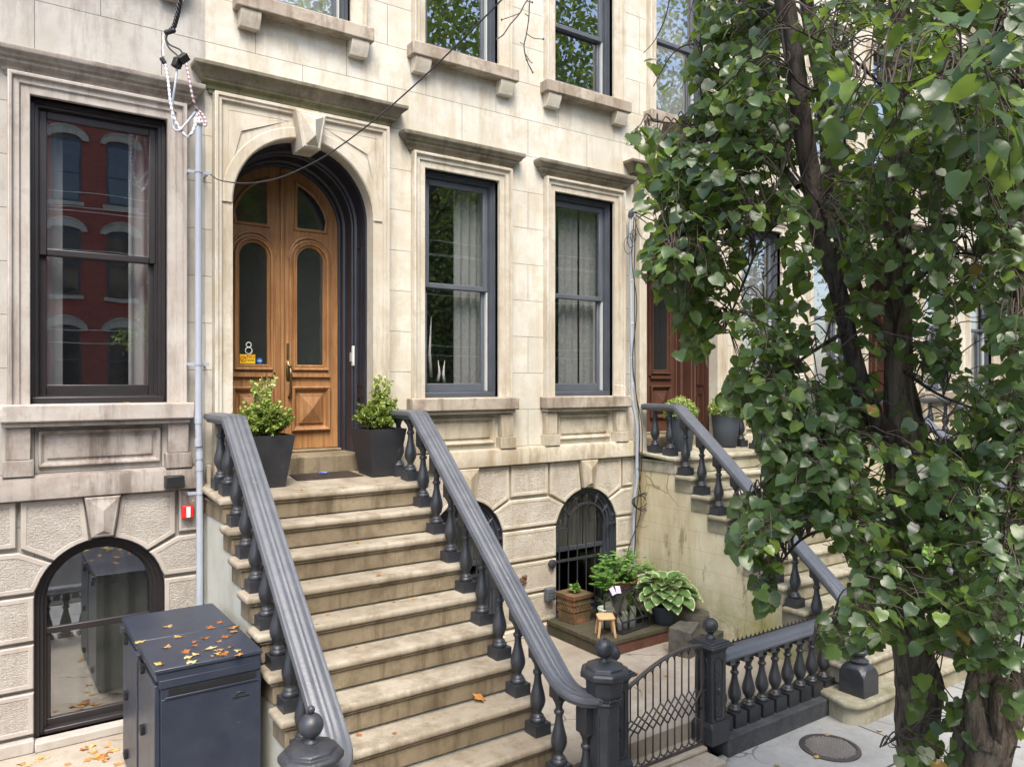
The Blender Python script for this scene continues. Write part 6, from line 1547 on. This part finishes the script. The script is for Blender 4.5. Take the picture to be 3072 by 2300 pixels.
for (u, v, ru, rv_, d, ds, n) in BIG:
    for i in range(n):
        a = rt.uniform(0, 6.28); q = math.sqrt(rt.random()); c = at(u+ru*q*math.cos(a), v+rv_*q*math.sin(a), d+rt.uniform(-ds, ds))
        cluster(c, rt.randint(4, 5), .070, .14, rt)
# the crown goes on above and to the right of the frame
for i in range(60):
    c = at(rt.uniform(2850, 3120), rt.uniform(-120, 260), rt.uniform(2.4, 4.2)); cluster(c, 6, .07, .2, rt)
for i in range(300):
    c = at(rt.uniform(2250, 3900), rt.uniform(-1500, -60), rt.uniform(2.4, 4.6)); cluster(c, 6, .1, .2, rt)
for i in range(120):
    c = at(rt.uniform(3150, 3900), rt.uniform(-100, 2000), rt.uniform(2.4, 4.0)); cluster(c, 6, .1, .2, rt)
lf.build('crown', M['leaf'], tree, smooth=True, attr=True, fix=False); tw.build('twigs', M['twig'], tree, smooth=True, fix=False)
# second trunk at the right edge
t2 = thing('tree', 'second thick rough trunk forking low at the bottom right corner', 'tree', 'trees in front of the houses')
b = MB()
limb(b, [(2905, 3500, 2.78, 280), (2915, 3200, 2.78, 210), (2925, 2700, 2.76, 170), (2930, 2300, 2.74, 152), (2945, 2200, 2.73, 165), (2945, 2100, 2.72, 118), (2955, 2000, 2.75, 92), (2985, 1850, 2.8, 70), (3040, 1700, 2.85, 60), (3062, 1500, 2.9, 56), (3078, 1100, 2.9, 54), (3050, 700, 2.9, 52), (3040, 430, 2.9, 48), (3020, 0, 2.9, 44), (3010, -300, 2.9, 40)], 20, .06, sk=False)
limb(b, [(2985, 2290, 2.74, 90), (3010, 2200, 2.72, 92), (3045, 2120, 2.70, 88), (3080, 2020, 2.68, 84), (3150, 1850, 2.65, 80), (3250, 1500, 2.6, 70)], 16, .06, sk=False)
limb(b, [(2995, 2230, 2.66, 30), (2990, 2170, 2.64, 44), (2996, 2090, 2.64, 58), (3005, 2030, 2.66, 40)], 12, .1, sk=False)
b.build('trunk', M['bark'], t2, smooth=True)
b = MB(); r = random.Random(3)
for (u, v, d) in ((3060, 2240, 2.5), (3040, 2100, 2.45), (3065, 1980, 2.4)):
    c0 = at(3030, v+30, 2.62); c1 = at(u, v, d); b.tube([c0, c0.lerp(c1, .5)+Vector((0, 0, .02)), c1], .003, 5)
b.build('shoots', M['twig'], t2)
# bare twig hanging in front of the upper wall (a branch tip of the big tree's crown)
b = MB()
for pts in ([(1640, -60), (1583, 0), (1560, 40), (1530, 75), (1510, 105), (1490, 118)], [(1560, 40), (1535, 50), (1505, 60)], [(1600, -60), (1590, 0), (1586, 60), (1578, 110), (1572, 140), (1580, 180), (1598, 218)], [(1578, 100), (1600, 115), (1630, 118)], [(1572, 135), (1560, 128)], [(1586, 50), (1575, 42)], [(1575, 160), (1590, 185), (1598, 190)], [(1583, 5), (1597, 8)]):
    b.tube(smoothpath([at(u, v, 3.9) for u, v in pts], 3), .0032 if len(pts) > 4 else .0022, 5)
for u, v in ((1505, 60), (1490, 118), (1598, 218), (1630, 118), (1580, 180), (1597, 8)): b.ball(at(u, v, 3.9), .006, 6)
b.build('bare_twig', M['twig'], tree)

# greenery in the yards beyond the tree
def bush(label, x, y, z, R3, n, sz, seed, mat='herb'):
    s = thing('shrub', label, 'shrub', None, (x, y, z)); me = leaf_card_mesh('foliage', n, seed, R3, sz, M[mat]); o = bpy.data.objects.new('foliage', me); COL.objects.link(o); o.parent = s; o.location = (0, 0, R3[2]*.8)
    b = MB(); b.tube([(0, 0, 0), (0, 0, R3[2])], [.02, .01], 6); b.build('stems', M['twig'], s)
bush('bright green shrub in the yard beyond the mossy stoop', 9.3, -1.2, YZ, (.6, .5, .45), 2600, .07, 3)
bush('bright green shrub in the far yard beside the iron railing', 10.6, -1.5, YZ, (.6, .5, .5), 2600, .07, 5)
bush('large green shrub in the third yard, seen under the tree leaves', 13.9, -1.4, YZ, (.9, .6, .6), 2600, .08, 6)
bush('pale green shrub near the farthest stoop', 15.6, -1.6, YZ, (.8, .6, .9), 2600, .08, 8)

# ---------------------------------------------------------------- fallen leaves
def maple(seed, shade):
    r = random.Random(seed); m = MB(); n = 22; P = []
    for i in range(n):
        a = -math.pi/2+2*math.pi*i/n; lobe = .55+.45*abs(math.cos(2.5*(a-math.pi/2)))**1.5
        rr = (.5 if i % 2 else .42)*lobe*r.uniform(.85, 1.15)*(.6 if abs(a+math.pi/2) < .4 else 1)
        P.append((rr*math.cos(a), rr*math.sin(a), .14*rr*math.sin(a*2+seed)+r.uniform(0, .05)))
    v = [(0, 0, .02)]+P; 
    for i in range(n): m.add([], [], a=0); m.f.append([0, 1+i, 1+(i+1) % n]); m.m.append(0); m.a.append(min(1, max(0, shade+r.uniform(-.08, .08))))
    m.v = [tuple(p) for p in v]; m.add([Vector((0, 0, .02)), Vector((.012, -.3, .0)), Vector((0, -.62, .05)), Vector((-.01, -.3, .02))], [(0, 1, 2, 3)], a=.2)
    o = m.build('fallen_leaf', M['dry'], attr=True, fix=False, smooth=True); me = o.data; bpy.data.objects.remove(o); return me
ML = [maple(i, s_) for i, s_ in enumerate((.3, .5, .65, .9, .12, .4))]
rl = random.Random(77)
def fallen(p, size, label, group, k=None, flat=True):
    o = bpy.data.objects.new('fallen_leaf', ML[rl.randrange(6) if k is None else k]); COL.objects.link(o)
    o.location = p+Vector((0, 0, .003)); o.scale = (size, size*rl.uniform(.55, 1), size*rl.uniform(.6, 1.4)); o.rotation_euler = (rl.uniform(-.15, .15), rl.uniform(-.15, .15), rl.uniform(0, 6.28)); tag(o, label, 'leaf', group); return o
G1 = 'dry leaves on the lid of the bin store'
for (x, y) in ((230,415),(500,265),(615,362),(780,412),(770,455),(490,470),(940,275),(1030,225),(1135,280),(1175,315),(1090,362),(1010,412),(985,505),(1000,530),(1090,525),(1050,545),(1130,470),(1210,545),(725,565),(790,545),(685,518),(750,612),(425,640),(950,555),(880,378),(1020,495),(1190,270)):
    fallen(atz(350+x/3.312, 1800+y/3.312, BZT), rl.uniform(.045, .085), 'dry orange brown leaf lying on the bin store lid', G1)
fallen(atz(350+905/3.312, 1800+488/3.312, BZT), .095, 'long folded yellow leaf in the middle of the bin store lid', G1, 3).scale = (.05, .12, .07)
fallen(atz(350+1200/3.312, 1800+500/3.312, BZT), .06, 'bright yellow leaf near the right edge of the bin store lid', G1, 3)
G2 = 'dry leaves in the yard left of the bin store'
for (x, y) in ((540,1530),(570,1560),(545,1615),(600,1590),(640,1590),(690,1560),(670,1525),(290,1600),(230,1620),(130,1640),(575,1525),(620,1600),(660,1610),(710,1555),(250,1600),(180,1645),(520,1550),(590,1570),(650,1620),(735,1640),(420,1640)):
    fallen(atz(x/2.07, 1500+y/2.07, YZ), rl.uniform(.05, .10), 'dry brown leaf on the paving left of the bin store', G2)
for x_ in (-.6, -.3, .0, .3, .6, .9, 1.2):
    for k in range(4): fallen(Vector((x_+rl.uniform(-.15, .15), rl.uniform(-2.2, -.7), YZ)), rl.uniform(.05, .09), 'dry brown leaf on the paving left of the bin store', G2)
fallen(Vector((.93, -.11, -.149)), .05, 'curled orange leaf on the sill of the left window', None, 0)
def stepz(u, v):
    best = None
    for k in range(11):
        z = -.862-.19*k; q = atz(u, v, z+(.03 if k == 0 else 0)); lo, hi = -.70-.2344*k+.03, (-.70-.2344*(k-1)-.03 if k else .0)
        e = max(lo-q.y, q.y-hi, 0)
        if best is None or e < best[0]: best = (e, k, q, lo, hi)
    e, k, q, lo, hi = best; q.y = min(max(q.y, lo), hi); q.z = -.862-.19*k+(.055*(q.y+.70)/.77 if k == 0 else 0)
    return q
for (x, y) in ((565,112),(535,112),(648,272),(810,430),(870,420),(705,815),(985,600),(842,980),(1075,1470),(860,1465),(1130,395),(1165,727),(1058,740),(653,872),(480,462)):
    fallen(stepz(600+x/1.84, 1400+y/1.84), rl.uniform(.035, .055), 'small curled dry leaf on the steps of the middle stoop', 'small dry leaves on the middle stoop', rl.choice((0, 1, 4, 4)))
o = fallen(stepz(1410, 2084), .12, 'large orange maple leaf on the lower steps near the right railing', None, 0); o.rotation_euler = (.35, .1, .6); o.location.z += .02; o.scale = (.115, .115, .12)
for (x, y) in ((1090,1060),(1090,1090),(1160,1150),(1220,1115),(795,1143),(990,1165),(1100,1320),(960,1440),(850,1290),(165,980),(180,990),(150,960),(1130,1075),(1260,1000),(700,1270)):
    fallen(atz(1600+x/2.76, 1550+y/2.76, YZ), rl.uniform(.03, .06), 'small reddish dry leaf on the yard paving by the timber platform', 'dry leaves on the planted yard paving')
for (x, y, l_) in ((1240,1570,'pale leaf overlapping the rim of the manhole cover'), (1325,1392,'small pale leaf at the far edge of the manhole cover'), (915,1635,'pale leaf on the pavement nearest the bottom of the frame'), (1765,1350,'pale leaf on the pavement beside the tree trunk')):
    fallen(atz(2000+x/2.76, 1700+y/2.76, GZ+.013), .06, l_, None, 2)
